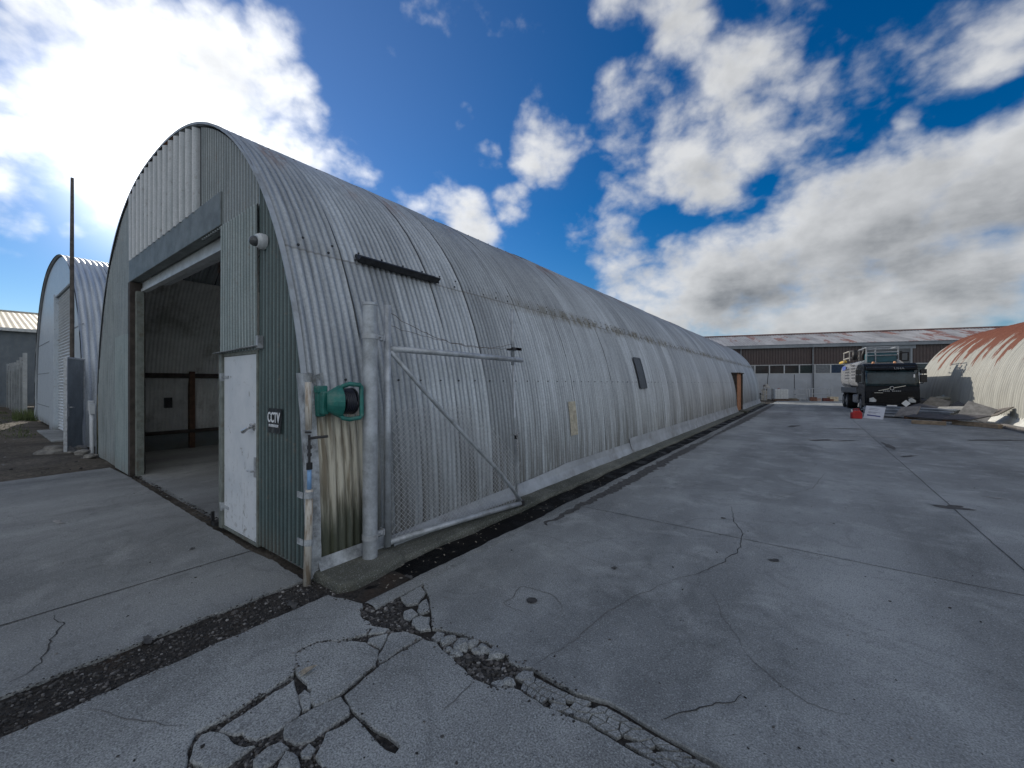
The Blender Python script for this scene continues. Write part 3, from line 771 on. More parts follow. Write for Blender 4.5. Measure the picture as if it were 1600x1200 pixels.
# front cladding
xl, xo0, xo1, xd0, xd1, xr = HX-HA+.02, -9.76, -5.44, -5.37, -4.50, HX+HA-.015
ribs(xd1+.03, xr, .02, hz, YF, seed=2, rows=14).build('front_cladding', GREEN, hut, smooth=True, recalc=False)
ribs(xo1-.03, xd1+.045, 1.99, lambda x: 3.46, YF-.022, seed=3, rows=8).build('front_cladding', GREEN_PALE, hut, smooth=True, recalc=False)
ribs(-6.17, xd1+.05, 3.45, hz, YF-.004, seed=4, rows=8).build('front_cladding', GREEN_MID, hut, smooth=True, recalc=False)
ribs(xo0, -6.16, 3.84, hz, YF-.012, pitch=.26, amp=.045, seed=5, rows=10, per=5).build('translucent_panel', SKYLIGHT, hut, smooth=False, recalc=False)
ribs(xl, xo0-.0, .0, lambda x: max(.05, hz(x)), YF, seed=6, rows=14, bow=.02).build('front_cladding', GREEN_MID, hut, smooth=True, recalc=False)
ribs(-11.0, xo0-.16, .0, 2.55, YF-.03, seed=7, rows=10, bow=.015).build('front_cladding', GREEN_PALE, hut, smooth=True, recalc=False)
hb = MB(); hb.box((xo0-.12, YF-.035, 3.47), (xo1+.0, YF+.10, 3.86)); hb.build('header_beam', plain('header_paint', (.15,.172,.17), .6, var=.3, scale=4), hut, bevel=.008)
rd = MB()
rd.box((xo0+.02, YF+.12, 3.36), (xo1-.02, YF+.16, 3.47)); rd.box((xo0+.02, YF+.10, 3.30), (xo1-.02, YF+.18, 3.352))
rd.tube([(xo0+.05, YF+.42, 3.68), (xo1-.05, YF+.42, 3.68)], .20, 20)
rd.build('rolled_up_door', plain('roller_curtain', (.52,.55,.56), .5, var=.2, scale=5), hut)
jm_ = MB(); jm_.box((xo0-.10, YF-.05, .0), (xo0+.04, YF+.16, 3.46)); jm_.build('door_post', GIRT, hut, bevel=.006)
jm_ = MB(); jm_.box((xo0+.042, YF+.02, .0), (xo0+.16, YF+.12, 3.29)); jm_.build('door_track', FRAMEG, hut)
jm_ = MB(); jm_.box((xo1-.12, YF+.05, .0), (xo1-.035, YF+.14, 3.29)); jm_.build('door_track', FRAMEG, hut)
bt = MB(); bt.box((xo1-.17, YF-.08, .01), (xo1-.14, YF-.05, .16)); bt.box((xo1-.17, YF-.08, .01), (xo1-.05, YF+.0, .05)); bt.build('door_stop', STEEL_D, hut)
fr = MB()
fr.box((xo1-.03, YF-.045, .0), (xd0-.005, YF+.10, 1.99)); fr.box((xd1+.002, YF-.03, .0), (xd1+.035, YF+.06, 1.985)); fr.box((xd0-.004, YF-.028, 1.952), (xd1+.0, YF+.06, 1.986))
fr.build('side_door_frame', FRAMEG, hut, bevel=.004)
wx = MB(); wx.add([(xo1-.05, YF-.10, 1.992), (xd1+.12, YF-.10, 2.02), (xd1+.12, YF-.02, 2.03), (xo1-.05, YF-.02, 2.005)], [(0,1,2,3)]); wx.box((xd1+.08, YF-.06, 2.0), (xd1+.13, YF-.015, 2.12))
wx.build('door_hood', FLASH, hut, solid=.006)
d = MB(); d.box((xd0, YF-.022, .035), (xd1, YF+.015, 1.948)); door = d.build('side_door', DOORW, hut, bevel=.004)
d = MB(); d.box((xd0+.0, YF-.03, .004), (xd1+.0, YF+.03, .033)); d.build('door_sill', FRAMEG, hut)
def subpart(mb, name, mat, par, **k):
    """part of a part: par is a mesh child at its thing's origin"""
    root = par.parent; l = root.location; mb.v = [(p[0]-l[0], p[1]-l[1], p[2]-l[2]) for p in mb.v]
    return mb.build(name, mat, par, local=True, **k)
hd = MB(); hd.tube([(xd1-.06, YF-.02, 1.20), (xd1-.06, YF-.075, 1.20), (xd1-.075, YF-.08, 1.195)], .014, 10); hd.tube([(xd1-.06, YF-.07, 1.205), (xd1-.17, YF-.085, 1.155)], .016, 10, radii=[.011, .022]); hd.tube([(xd1-.06, YF-.02, 1.20), (xd1-.06, YF-.028, 1.20)], .034, 16)
hd.tube([(xd1-.03, YF-.03, 1.235), (xd1-.085, YF-.05, 1.23)], .013, 8)
subpart(hd, 'door_knob', STEEL, door, smooth=False)
hd = MB(); hd.box((xd1-.045, YF-.034, .70), (xd1-.002, YF-.0225, .90)); hd.tube([(xd1-.03, YF-.03, .76), (xd1-.03, YF-.065, .76), (xd1-.13, YF-.06, .755)], .009, 8)
subpart(hd, 'door_lock', GALV_PIPE, door)
for z in (.25, 1.72):
    hd = MB(); hd.box((xd0+.0, YF-.030, z-.016), (xd0+.14, YF-.0225, z+.016)); hd.box((xd0-.05, YF-.052, z-.045), (xd0+.0, YF-.0225, z+.045))
    subpart(hd, 'hinge', FLASH, door)
# corner flashing
cf = MB()
N = 40
for s_ in range(2):
    pass
def cfl(i, j):
    z = .02+(1.72)*i/N; x = hx(z); w = .006*mnoise.noise(Vector((0, z*7, 2)))
    return [(x-.085+w, YF-.035, z), (x-.02+w, YF-.052, z), (x+.028+w, YF-.05, z), (x+.032, YF+.045+w, z)][j]
cf.grid(N+1, 4, cfl); cf.build('corner_flashing', FLASH, hut, solid=.004)
# ragged torn cap at the top of the flashing
tr = MB(); zc = 1.72
for k in range(5): tr.add([(hx(zc)+.03, YF-.03+.035*k, zc+.03*math.sin(k*2.1)), (hx(zc)+.05+.02*(k % 2), YF-.01+.035*k, zc+.02), (hx(zc)+.045, YF+.005+.035*k, zc-.05-.03*(k % 3))], [(0,1,2)])
tr.build('torn_flashing', FLASH, hut, solid=.003)
# roof edge trim round the front arch
ed = MB(); Pp = prof(HA+.012, HB+.012, PN, 80)
ed.grid(81, 3, lambda i, j: [(HX+Pp[i][0]*.998, HY0+.022, Pp[i][1]*.998), (HX+Pp[i][0]*1.0025, HY0+.018, Pp[i][1]*1.0025), (HX+Pp[i][0]*1.0025, HY0+.06, Pp[i][1]*1.0025+.004)][j])
ed.build('roof_edge', SKIRTM, hut, solid=.004)
# skirt flashing along the foot of the flank, in two heights
def skirt(y0, y1, z0, z1, name):
    mb = MB(); n = int((y1-y0)/.25)
    def f(i, j):
        y = y0+(y1-y0)*i/n; w = .012*mnoise.noise(Vector((y*.9, j, 3)))
        zt = z1*min(1, .34+.5*max(0, (y-1.8)/3.6)) if y < 6 else z1
        return [(hx(.3)+.022, y, zt+w*1.2), (hx(.2)+.05+w, y, (z0+zt)/2), (hx(.1)+.105+w, y, z0+.006), (hx(.1)+.112+w, y, z0-.02)][j]
    mb.grid(n+1, 4, f); return mb.build(name, SKIRTM, hut, solid=.004)
skirt(2.5, 9.2, .055, .27, 'skirt_flashing'); skirt(9.16, 26.1, .06, .37, 'skirt_flashing'); skirt(27.8, 39.0, .06, .37, 'skirt_flashing')
# dark angle bar fixed along the lap
ab = MB()
A = hside(2.53, 3.02, .03); B = hside(3.69, 3.02, .03)
ab.box((-.05, 0, -.012), (.055, 1.16, .02), rot=Matrix.Rotation(R(52), 3, 'Y'), at=(A[0], 2.53, 3.02)); ab.box((.045, 0, .0), (.06, 1.16, .075), rot=Matrix.Rotation(R(52), 3, 'Y'), at=(A[0], 2.53, 3.02))
ab.build('angle_bar', STEEL_D, hut)
# roof screws: rows along the laps
sb = MB(); rb = random.Random(8)
foot = MB(); foot.grid(4, 3, lambda i, j: [(hx(.15)+.02, 1.78+.25*i, .15), (hx(.1)+.045, 1.78+.25*i, .09), (hx(.1)+.075, 1.78+.25*i, .05)][j]); foot.build('foot_flashing', FLASH, hut, solid=.004)
def screw(y, z, r=.010):
    c = Vector(hside(y, z, .022)); n = (Vector(hside(y, z, .03))-Vector(hside(y, z, .0))).normalized()
    sb.tube([c-n*.006, c+n*.006], r, 6)
y = 1.82
while y < 30:
    screw(y, 1.68, .009 if rb.random() < .6 else .012)
    screw(y+.08, 2.98, .013); screw(y+.15, 3.08, .011)
    screw(y+.1, 4.55, .009)
    y += .152*2 if y < 12 else .152*4
tag(sb.build('roof_screws', STEEL_D, hut), kind='stuff')
# slate window in the flank
wn_ = MB(); wn_.grid(3, 8, lambda i, j: hside(10.24+.23*i, 1.55+.73*j/7, .032)); win = wn_.build('flank_window', SLATE, hut, smooth=True, recalc=False)
wf = MB()
for (ya, yb, za, zb) in ((10.20,10.24,1.52,2.31),(10.70,10.74,1.52,2.31),(10.24,10.70,1.51,1.55),(10.24,10.70,2.28,2.32)):
    wf.grid(2, 5, lambda i, j: hside(ya+(yb-ya)*i, za+(zb-za)*j/4, .035))
subpart(wf, 'window_frame', SLATE, win, solid=.010)
# cream repair patch of corrugated fibreglass
pa = MB(); n = 24
pa.grid(n+1, 8, lambda i, j: hside(6.36+.27*i/n, .72+.60*j/7, .016+.0125*math.cos(2*math.pi*(6.36+.27*i/n-HY0-.03)/.0762)))
pa.build('repair_patch', PATCHM, hut, smooth=True)
# side doorway far along the flank
sd = MB(); sd.box((-3.75, 26.17, .05), (-3.40, 26.22, 2.22)); sd.box((-3.75, 27.60, .05), (-3.28, 27.67, 2.22)); sd.box((-4.0, 26.1, 2.22), (-3.22, 27.72, 2.27)); sdf = sd.build('side_doorway_frame', GIRT, hut)
sd = MB(); sd.box((-3.42, 26.22, .06), (-3.37, 27.6, 2.22)); sd.build('flank_door', ORANGED, hut)
sd = MB(); sd.box((-3.37, 26.15, .0), (-2.9, 27.7, .09)); sd.build('flank_doorstep', LEDGE, hut, bevel=.01)
# near-white lining added inside the left flank to brighten the interior
ln = MB(); n = 400
def lin(i, j):
    z = .42+3.6*j/14; x = HX-prof_x(z, HA, HB)+.055+.009*math.cos(i*math.pi/3); return (x, 1.95+.0127*i, z)
ln.grid(n+1, 15, lin); ln.build('added_lining_sheet', plain('added_white_lining', (.76,.76,.74), .6, var=.15, scale=2, dirt=(.4,.39,.36)), hut, smooth=True)
# inside: girts, posts and boards against the left flank
xi = HX-HA+.06
gi = MB(); gi.box((xi+.12, 1.9, 1.78), (xi+.24, 8.5, 1.90)); gi.build('girt', GIRT, hut)
gi = MB(); gi.box((xi+.14, 1.9, .40), (xi+.26, 8.5, .48)); gi.build('girt', GIRT, hut)
for y in (3.35, 6.0): gi = MB(); gi.box((xi+.10, y, .01), (xi+.25, y+.11, 1.95)); gi.build('inner_post', BROWNT, hut)
gi = MB(); gi.box((xi+.09, 1.95, .012), (xi+.13, 8.5, .40)); gi.build('kick_board', GREEN_MID, hut)
gi = MB(); gi.box((xi+.20, 2.85, 1.05), (xi+.26, 3.0, 1.30)); gi.build('switch_box', STEEL_D, hut)
gi = MB(); gi.box((xi+.20, 2.35, 1.28), (xi+.24, 2.5, 1.33)); gi.build('wall_bracket', STEEL_D, hut)

# ------------------------------------------------------------------ things on and by the front corner
s = thing('cctv_sign', 'small black CCTV notice with white lettering on the dark green cladding', 'sign', (-4.11, YF-.02, 1.29))
sg = MB(); n = 12
sg.grid(n+1, 5, lambda i, j: (-4.25+.28*i/n, YF-.019-.003*math.sin(i*.9)-(.012 if (i == n and j < 2) else 0), 1.175+.235*j/4)); sg.build('sign_board', SIGNB, s, solid=.003)
def on_front(x, y, z): return Matrix.Translation((x, y, z)) @ Matrix.Rotation(R(90), 4, 'X')
text_mesh('lettering', 'CCTV', .135, SIGNW, s, on_front(.0, -.009, .03), sx=.72, bold=.0030)
text_mesh('lettering', 'IN OPERATION', .036, SIGNW, s, on_front(.0, -.009, -.045), sx=.80, bold=.0006)

c = thing('security_camera', 'round white dome security camera on the front cladding above the white door', 'camera', (-4.35, YF-.02, 3.05))
m = MB(); m.tube([(-4.35, YF-.005, 3.05), (-4.35, YF-.05, 3.05)], .075, 24); m.tube([(-4.35, YF-.05, 3.05), (-4.35, YF-.085, 3.045)], .07, 24, radii=[.075, .062]); m.build('camera_base', WHITE_P, c, bevel=.004)
m = MB(); bm = bmesh.new(); bmesh.ops.create_uvsphere(bm, u_segments=20, v_segments=12, radius=.05); m.add([(v.co.x-4.362, v.co.y+YF-.095, v.co.z+3.04) for v in bm.verts], [tuple(v.index for v in f.verts) for f in bm.faces]); bm.free(); m.build('camera_dome', LENS, c, smooth=True)

# standpipe at the corner
px, py = -3.36, 1.69
w = thing('standpipe', 'grubby white water pipe with metal clamps standing at the front corner of the long hut', 'pipe', (px, py, 0))
m = MB(); m.tube([(px+.008, py-.02, -.03), (px, py, .5), (px-.012, py+.01, .76)], .030, 16); m.build('lower_pipe', PVC, w, smooth=True)
for z in (.33, .72):
    m = MB(); m.tube([(px+.004, py-.004, z-.025), (px+.002, py-.002, z+.025)], .036, 16); m.box((px-.11, py-.045, z-.025), (px-.02, py-.038, z+.025)); m.tube([(px-.08, py-.05, z), (px-.08, py-.037, z)], .008, 8)
    m.build('pipe_clamp', FLASH, w)
m = MB(); m.tube([(px-.012, py+.01, .765), (px-.014, py+.012, .93)], .017, 12); m.build('blue_pipe', BLUEP, w, smooth=True)
m = MB(); m.tube([(px-.014, py+.012, .93), (px-.014, py+.012, .985)], .024, 12); m.build('pipe_coupling', BLACK_P, w)
m = MB(); m.tube([(px-.014, py+.012, .985), (px-.016, py+.012, 1.20), (px-.016, py+.012, 1.22)], .010, 10); m.tube([(px-.014, py+.012, 1.04), (px-.014, py+.012, 1.065)], .017, 6); m.tube([(px-.014, py+.012, 1.10), (px-.014, py+.012, 1.13)], .018, 6); m.tube([(px-.014, py+.012, 1.19), (px+.02, py+.03, 1.195), (px+.10, py+.11, 1.205)], .011, 10); m.tube([(px+.0, py+.02, 1.24), (px-.04, py-.01, 1.24)], .008, 8)
m.build('tap', STEEL_D, w)
m = MB(); m.tube([(px-.03, py+.015, 1.26), (px-.035, py+.012, 1.66)], .026, 12); m.build('upper_pipe', PVC, w, smooth=True)

# hose reel on the flank
hr = thing('hose_reel', 'green plastic hose reel with dark coiled hose mounted on the flank beside the gate post', 'hose reel', (hx(1.48), 2.0, 1.48))
X0 = hx(1.48)+.03
m = MB(); m.box((X0, 1.80, 1.36), (X0+.06, 1.875, 1.62)); m.box((X0+.0, 1.79, 1.565), (X0+.075, 1.885, 1.63)); m.box((X0+.05, 1.81, 1.38), (X0+.12, 1.87, 1.58)); m.build('wall_bracket', TEAL, hr, bevel=.012)
m = MB(); m.tube([(X0+.10, 1.86, 1.49), (X0+.135, 1.93, 1.49), (X0+.14, 1.955, 1.49)], .09, 24, radii=[.085, .135, .145]); m.build('side_plate', TEAL, hr, smooth=False, bevel=.004)
m = MB(); m.tube([(X0+.14, 2.06, 1.49), (X0+.14, 2.075, 1.49)], .12, 24); m.build('side_plate', BLACK_P, hr)
# coil of hose: turns round an axis along y
hp = []
for k in range(6*20+1):
    a = 2*math.pi*k/20; hp.append((X0+.14+.105*math.cos(a), 1.955+.018*k/20, 1.49+.105*math.sin(a)))
m = MB(); m.tube(hp, .0125, 8); m.build('hose_coil', HOSE, hr, smooth=True)
m = MB(); m.tube([(X0+.14, 1.945, 1.49), (X0+.14, 2.065, 1.49)], .095, 20); m.build('drum', BLACK_P, hr)
m = MB(); m.tube([(X0+.14, 1.92, 1.40), (X0+.21, 1.95, 1.345), (X0+.235, 1.99, 1.335), (X0+.25, 2.085, 1.345), (X0+.25, 2.10, 1.36), (X0+.245, 2.10, 1.62), (X0+.245, 2.085, 1.635), (X0+.235, 1.99, 1.645), (X0+.20, 1.95, 1.625), (X0+.14, 1.905, 1.56)], .020, 10); m.build('guide_frame', TEAL, hr, smooth=True)
m = MB(); m.tube([(X0+.165, 1.895, 1.49), (X0+.185, 1.895, 1.49)], .016, 12); m.tube([(X0+.14, 1.86, 1.49), (X0+.17, 1.90, 1.49)], .022, 12); m.build('hub_cap', BLACK_P, hr)

# steel gate post
gpst = thing('gate_post', 'thick grey galvanised steel post with flat cap standing beside the green hose reel', 'post', (-3.255, 2.2, 0))
m = MB(); m.tube([(-3.255, 2.2, .03), (-3.255, 2.2, 2.36)], .066, 28); m.build('post', POSTM, gpst, smooth=False)
m = MB(); m.tube([(-3.255, 2.2, 2.36), (-3.255, 2.2, 2.39)], .070, 28); m.build('post_cap', POSTM, gpst, bevel=.006)
for z in (.245, 2.08):
    m = MB(); m.tube([(-3.255, 2.2, z-.022), (-3.255, 2.2, z+.022)], .072, 28); m.box((-3.255-.02, 2.26, z-.022), (-3.255+.008, 2.345, z+.022)); m.box((-3.3, 2.335, z-.03), (-3.24, 2.35, z+.03)); m.tube([(-3.215, 2.3, z), (-3.275, 2.3, z)], .008, 8); m.build('hinge_clamp', GALV_PIPE, gpst)
# gate
G0, G1 = Vector((-3.27, 2.40, 0)), Vector((-3.08, 4.37, 0))
def gt(t, z): p = G0.lerp(G1, t); return (p.x, p.y, z)
gate = thing('chain_link_gate', 'grey tubular steel gate with chain link mesh standing open against the zinc flank', 'gate', tuple(G0))
m = MB(); m.tube([gt(0, .085), gt(0, 2.40)], .034, 14); m.build('hinge_upright', POSTM, gate, smooth=True)
m = MB(); m.tube([gt(.012, 1.985), gt(.5, 1.975), gt(1.0, 1.955)], .031, 14); m.build('top_rail', POSTM, gate, smooth=True)
m = MB(); m.tube([gt(.012, .12), gt(.5, .10), gt(1.0, .065)], .031, 14); m.build('bottom_rail', POSTM, gate, smooth=True)
m = MB(); m.tube([gt(.012, 1.97), gt(.2, 1.60), gt(.5, 1.05), gt(.8, .52), gt(.99, .10)], .022, 12); m.build('diagonal_brace', POSTM, gate, smooth=True)
m = MB(); m.box((-.03, -.03, .03), (.03, .03, .10), at=G1); m.build('rail_end', STEEL_D, gate, bevel=.004)
# chain link: zigzag wires, one dense fabric
mesh = MB(); L = (G1-G0).length; dv = .052; nW = int(L/dv)
ztop = 1.50
for k in range(-int(ztop/dv), nW+1):
    for sgn in (1, -1):
        pts = []
        a = k*dv if sgn > 0 else k*dv+ztop
        t0, z0, t1, z1 = a, .11, a+sgn*(ztop-.11), ztop
        # clip to 0..L
        segs = 14; 
        for q in range(segs+1):
            f = q/segs; t = t0+(t1-t0)*f; z = z0+(z1-z0)*f
            if 0.02 <= t <= L-.02 and z < 1.50 and z < 1.97-1.9*max(0, (t/L)-.0)*1.0+.55:
                pts.append((*gt(t/L, 0)[:2], z))
        if len(pts) > 1:
            off = .004*sgn; pts = [(p[0]+off, p[1], p[2]) for p in pts]
            mesh.tube(pts, .0023, 4, cap=False)
mesh.build('mesh_fabric', WIRE, gate)
# latch pole
lp = thing('latch_pole', 'thin grey upright pole with dark bracket at the free end of the chain link gate', 'pole', (-3.27, 4.43, 0))
m = MB(); m.tube([(-3.22, 4.45, .05), (-3.27, 4.43, 2.2)], .017, 10); m.build('pole', POSTM, lp, smooth=True)
m = MB(); m.tube([(-3.27, 4.43, 1.9), (-3.28, 4.43, 2.66)], .024, 10); m.build('sleeve', POSTM, lp, smooth=True)
m = MB(); m.box((-3.33, 4.37, 2.10), (-3.17, 4.48, 2.125)); m.box((-3.2, 4.3, 2.095), (-3.17, 4.5, 2.13)); m.build('bracket', STEEL_D, lp)
# chain and padlock
ch = thing('padlock_chain', 'short chain with a padlock hanging on the latch pole at mid height', 'chain', (-3.2, 4.42, .86))
m = MB()
for k in range(9):
    z = .97-.035*k; c = Vector((-3.17+.006*math.sin(k*2), 4.40+.008*math.cos(k*3), z)); tw = k % 2
    ring = [c+Vector(((.010*math.cos(a) if tw else 0), (0 if tw else .010*math.cos(a)), .022*math.sin(a))) for a in [2*math.pi*q/10 for q in range(11)]]
    m.tube(ring, .0055, 6)
m.tube([(-3.2, 4.38, .96), (-3.18, 4.47, .975), (-3.26, 4.47, .96), (-3.26, 4.39, .95), (-3.2, 4.38, .96)], .007, 6)
m.build('chain', STEEL, ch, smooth=True)
m = MB(); m.box((-3.21, 4.385, .90), (-3.175, 4.425, .945)); m.build('padlock', STEEL_D, ch, bevel=.005)
# slack wires above the gate
def slack(a, b, sag, n=24):
    a, b = Vector(a), Vector(b); return [a.lerp(b, k/n)+Vector((.01*math.sin(k*1.7), 0, -sag*4*(k/n)*(1-k/n)+.008*math.sin(k*2.3))) for k in range(n+1)]
m = MB(); m.tube(slack(gt(0, 2.34), (-3.27, 4.43, 2.19), .17), .0028, 5)
for k in (6, 12, 18): p = slack(gt(0, 2.34), (-3.27, 4.43, 2.19), .17)[k]; m.tube([p+Vector((0, -.015, .012)), p+Vector((0, .015, -.012))], .002, 4); m.tube([p+Vector((.0, .0, .02)), p+Vector((0, .0, -.02))], .002, 4)
tag(m.build('slack_wire', RUSTWIRE), 'sagging barbed wire strung from the top of the gate upright to the latch pole', 'wire')
m = MB(); m.tube(slack(gt(0, 2.21), (-3.27, 4.43, 2.12), .06), .0024, 5)
tag(m.build('slack_wire', RUSTWIRE), 'plain lower wire running from the gate upright just above its top rail', 'wire')
# ================================================================== left of the hut
LA, LB, LX, LY0, LY1 = 6.35, 5.95, -21.4, 1.85, 30.0
lh = thing('quonset_hut', 'pale blue grey arched hut with a white roller door, left of the long hut', 'hut', (LX, LY0, 0))
shell(LA, LB, LX, LY0-.10, LY1, pitch=.13, amp=.013, per=6, seg=44, sheet=.78, seed=6).build('roof_shell', LEFT_ZINC, lh, smooth=True, recalc=False)
dl0, dl1, dz = -21.0, -17.3, 4.62
def lz(x): return max(.02, prof_z(x-LX, LA, LB)-.03)
def flat_front(x0, x1, zlo, n=24):
    mb = MB(); mb.grid(n+1, 2, lambda i, j: (x0+(x1-x0)*i/n, LY0, zlo if j == 0 else max(zlo+.01, lz(x0+(x1-x0)*i/n)))); return mb
flat_front(LX-LA+.03, dl0-1.3, .05).build('front_sheet', LHUT_WALL, lh, solid=.02)
flat_front(dl1+.12, LX+LA-.03, .05).build('front_sheet', LHUT_WALL, lh, solid=.02)
flat_front(dl0-1.3, dl1+.12, dz).build('front_sheet', LHUT_WALL, lh, solid=.02)
JG = plain('joint_grey', (.25,.28,.31), .7)
for z in (.75, 2.05, 3.25):
    jb = MB(); jb.box((LX-LA+.2+(.3 if z > 3 else 0), LY0-.022, z-.012), (dl0-1.3, LY0-.010, z+.012)); jb.build('sheet_joint', JG, lh)
    jb = MB(); jb.box((dl1+.12, LY0-.022, z-.012), (LX+LA-.25-(.3 if z > 3 else 0), LY0-.010, z+.012)); jb.build('sheet_joint', JG, lh)
jb = MB(); jb.box((dl0-1.3, LY0-.09, .0), (dl0+.0, LY0+.10, dz+.10)); jb.box((dl1+.0, LY0-.03, .0), (dl1+.12, LY0+.10, dz+.10)); jb.box((dl0-.0, LY0-.06, dz), (dl1+.0, LY0+.10, dz+.10))
jb.build('roller_door_frame', LHUT_WALL, lh, bevel=.01)
rdm = MB(); n = int(dz/.1)*8
rdm.grid(2, n+1, lambda i, j: (dl0+.0+(dl1-dl0)*i, LY0+.03+.022*math.cos(2*math.pi*j/8), .05+(dz-.05)*j/n)); rdm.build('roller_door', plain('white_roller_slats', (.60,.63,.65), .45, var=.15, scale=3), lh, smooth=True, recalc=False)
sl = MB(); sl.box((dl0-.3, LY0-.45, -.05), (dl1+.3, LY0+.6, .05)); sl.build('door_slab', APRON, lh, bevel=.02)

tp = thing('tall_pole', 'tall thin weathered pole rising against the sky in front of the pale hut', 'pole', (-15.35, 1.6, 0))
m = MB(); m.tube([(-15.35, 1.6, -.05), (-15.33, 1.6, 3), (-15.36, 1.6, 5), (-15.31, 1.6, 6.95)], .04, 10, radii=[.045, .042, .04, .032]); m.build('pole', plain('weathered_pole', (.10,.085,.075), .8, var=.4, scale=8), tp, smooth=True)
m = MB(); m.tube([(-15.42, 1.6, 6.2), (-15.44, 1.6, 6.62)], .018, 6); m.tube([(-15.36, 1.6, 6.3), (-15.44, 1.6, 6.3)], .012, 6); m.build('stub_bracket', STEEL_D, tp)

H, F = Vector((-15.15, 1.78, 0)), Vector((-14.08, 1.36, 0)); gd = (F-H).normalized(); gn = Vector((-gd.y, gd.x, 0))
lg = thing('steel_gate_leaf', 'grey flat steel gate leaf standing ajar between the two huts with a lever handle', 'gate', tuple(H))
def lb(mb, t0, t1, n0, n1, z0, z1):
    P = [H+gd*t+gn*n for t, n in ((t0,n0),(t1,n0),(t1,n1),(t0,n1))]; mb.prism([(p.x, p.y) for p in P], 'z', z0, z1); return mb
LEAFM = plain('gate_leaf_grey', (.20, .225, .235), .5, .2, var=.2, scale=2.5, dirt=(.14,.15,.15))
lb(MB(), .03, 1.10, -.012, .012, .06, 2.24).build('leaf_sheet', LEAFM, lg)
m = MB(); lb(m, -.02, .03, -.03, .03, .0, 2.3); lb(m, 1.10, 1.15, -.03, .03, .04, 2.26); lb(m, .03, 1.10, -.025, .025, 2.24, 2.28); lb(m, .03, 1.10, -.025, .025, .03, .06); m.build('leaf_frame', GALV_PIPE, lg)
m = MB(); c = H+gd*1.02; m.tube([tuple(c-gn*.012+Vector((0,0,1.08))), tuple(c-gn*.07+Vector((0,0,1.08))), tuple(c-gn*.07-gd*.14+Vector((0,0,1.07)))], .012, 8); m.tube([tuple(c+gn*.012+Vector((0,0,1.08))), tuple(c+gn*.07+Vector((0,0,1.08))), tuple(c+gn*.07-gd*.14+Vector((0,0,1.07)))], .012, 8); lb(m, .98, 1.06, -.02, .02, .86, 1.16); m.build('lever_handle', STEEL, lg)

for i, (x, y, h, lab) in enumerate(((-12.98, 1.66, .98, 'white conduit with a small box at the green corner of the long hut'), (-13.75, 1.74, 1.02, 'white conduit with a box stub close behind the grey gate leaf'))):
    cd = thing('conduit', lab, 'conduit', (x, y, 0))
    m = MB(); m.tube([(x+.03, y, -.03), (x+.03, y, .3), (x, y, .55), (x, y, h)], .028, 10); m.build('conduit_pipe', WHITE_P, cd, smooth=True)
    m = MB(); m.box((x-.06, y-.05, h-.02), (x+.06, y+.04, h+.22)); m.build('junction_box', WHITE_P, cd, bevel=.008)
for i, (u, v, r, lab) in enumerate(((88, 710, .26, 'largest grey rock on the dirt left of the grey gate leaf'), (124, 706, .16, 'pale rock on the dirt just under the grey gate leaf'), (131, 712, .14, 'flat pale stone beside the white conduit at the hut corner'), (142, 717, .11, 'small pale stone nearest the concrete apron by the conduit'))):
    x, y = gp(u, v); m = MB(); m.rock((0, 0, 0), r, (1.3, .9, .55), seed=70+i, sub=3); o = m.build('rock', plain('field_stone_%d' % i, (.20+.07*(i > 0), .19+.065*(i > 0), .17+.06*(i > 0)), .9, var=.4, scale=8)); o.location = (x, y, .03)
    tag(o, lab, 'rock')

# fence at far left
fc = thing('corrugated_fence', 'weathered grey sheet fence with tall posts running from the pale hut to the left', 'fence', (-29.6, 1.6, 0))
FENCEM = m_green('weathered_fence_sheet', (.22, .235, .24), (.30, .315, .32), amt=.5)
xs = [-29.7, -31.6, -33.6, -35.6, -37.6, -40.0, -43.0]
for i, x in enumerate(xs):
    m = MB(); m.box((x-.07, 1.52, -.05), (x+.07, 1.66, [3.08, 2.95, 2.86, 2.82, 2.86, 2.9, 2.95][i])); m.build('fence_post', FENCEM, fc, bevel=.012)
for i in range(6):
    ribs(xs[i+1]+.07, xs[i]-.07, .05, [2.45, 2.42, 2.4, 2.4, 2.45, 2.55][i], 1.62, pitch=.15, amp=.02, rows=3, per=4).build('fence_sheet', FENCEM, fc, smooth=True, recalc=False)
m = MB()
for z in (2.6, 2.78): m.tube([(xs[0], 1.6, z+.1), (xs[1], 1.6, z), (xs[3], 1.6, z), (xs[6], 1.6, z)], .012, 5)
m.build('fence_wire', RUSTWIRE, fc)

# building beyond, roof catching the sun
bl = thing('farm_shed', 'dark walled shed with a sunlit pale corrugated roof at the far left', 'building', (-45, 0, 0))
ribs_y = MB(); nn = 600
ribs_y.grid(nn+1, 2, lambda i, j: (-45+.02*math.cos(i*math.pi/2), -30+70*i/nn, 5.45*j)); ribs_y.build('wall', m_green('dark_slate_cladding', (.085,.105,.12), (.11,.13,.145), amt=.2), bl, smooth=True, recalc=False)
rf = MB(); nn = 1400
rf.grid(nn+1, 2, lambda i, j: (-44.6-13*j, -31+72*i/nn, 5.5+2.55*j+.012*math.cos(i*math.pi/3))); rf.build('roof', plain('pale_cream_roof', (.66,.55,.36), .55, .0, var=.12, scale=.4), bl, smooth=True, recalc=False)
m = MB(); m.box((-44.62, -31, 5.28), (-44.5, 41, 5.5)); m.build('eaves_gutter', plain('pale_gutter', (.55,.55,.52), .5), bl)
m = MB(); m.tube([(-57.6, -31, 8.08), (-57.6, 41, 8.08)], .10, 8); m.build('ridge_cap', plain('ridge_grey', (.5,.48,.42), .5), bl)

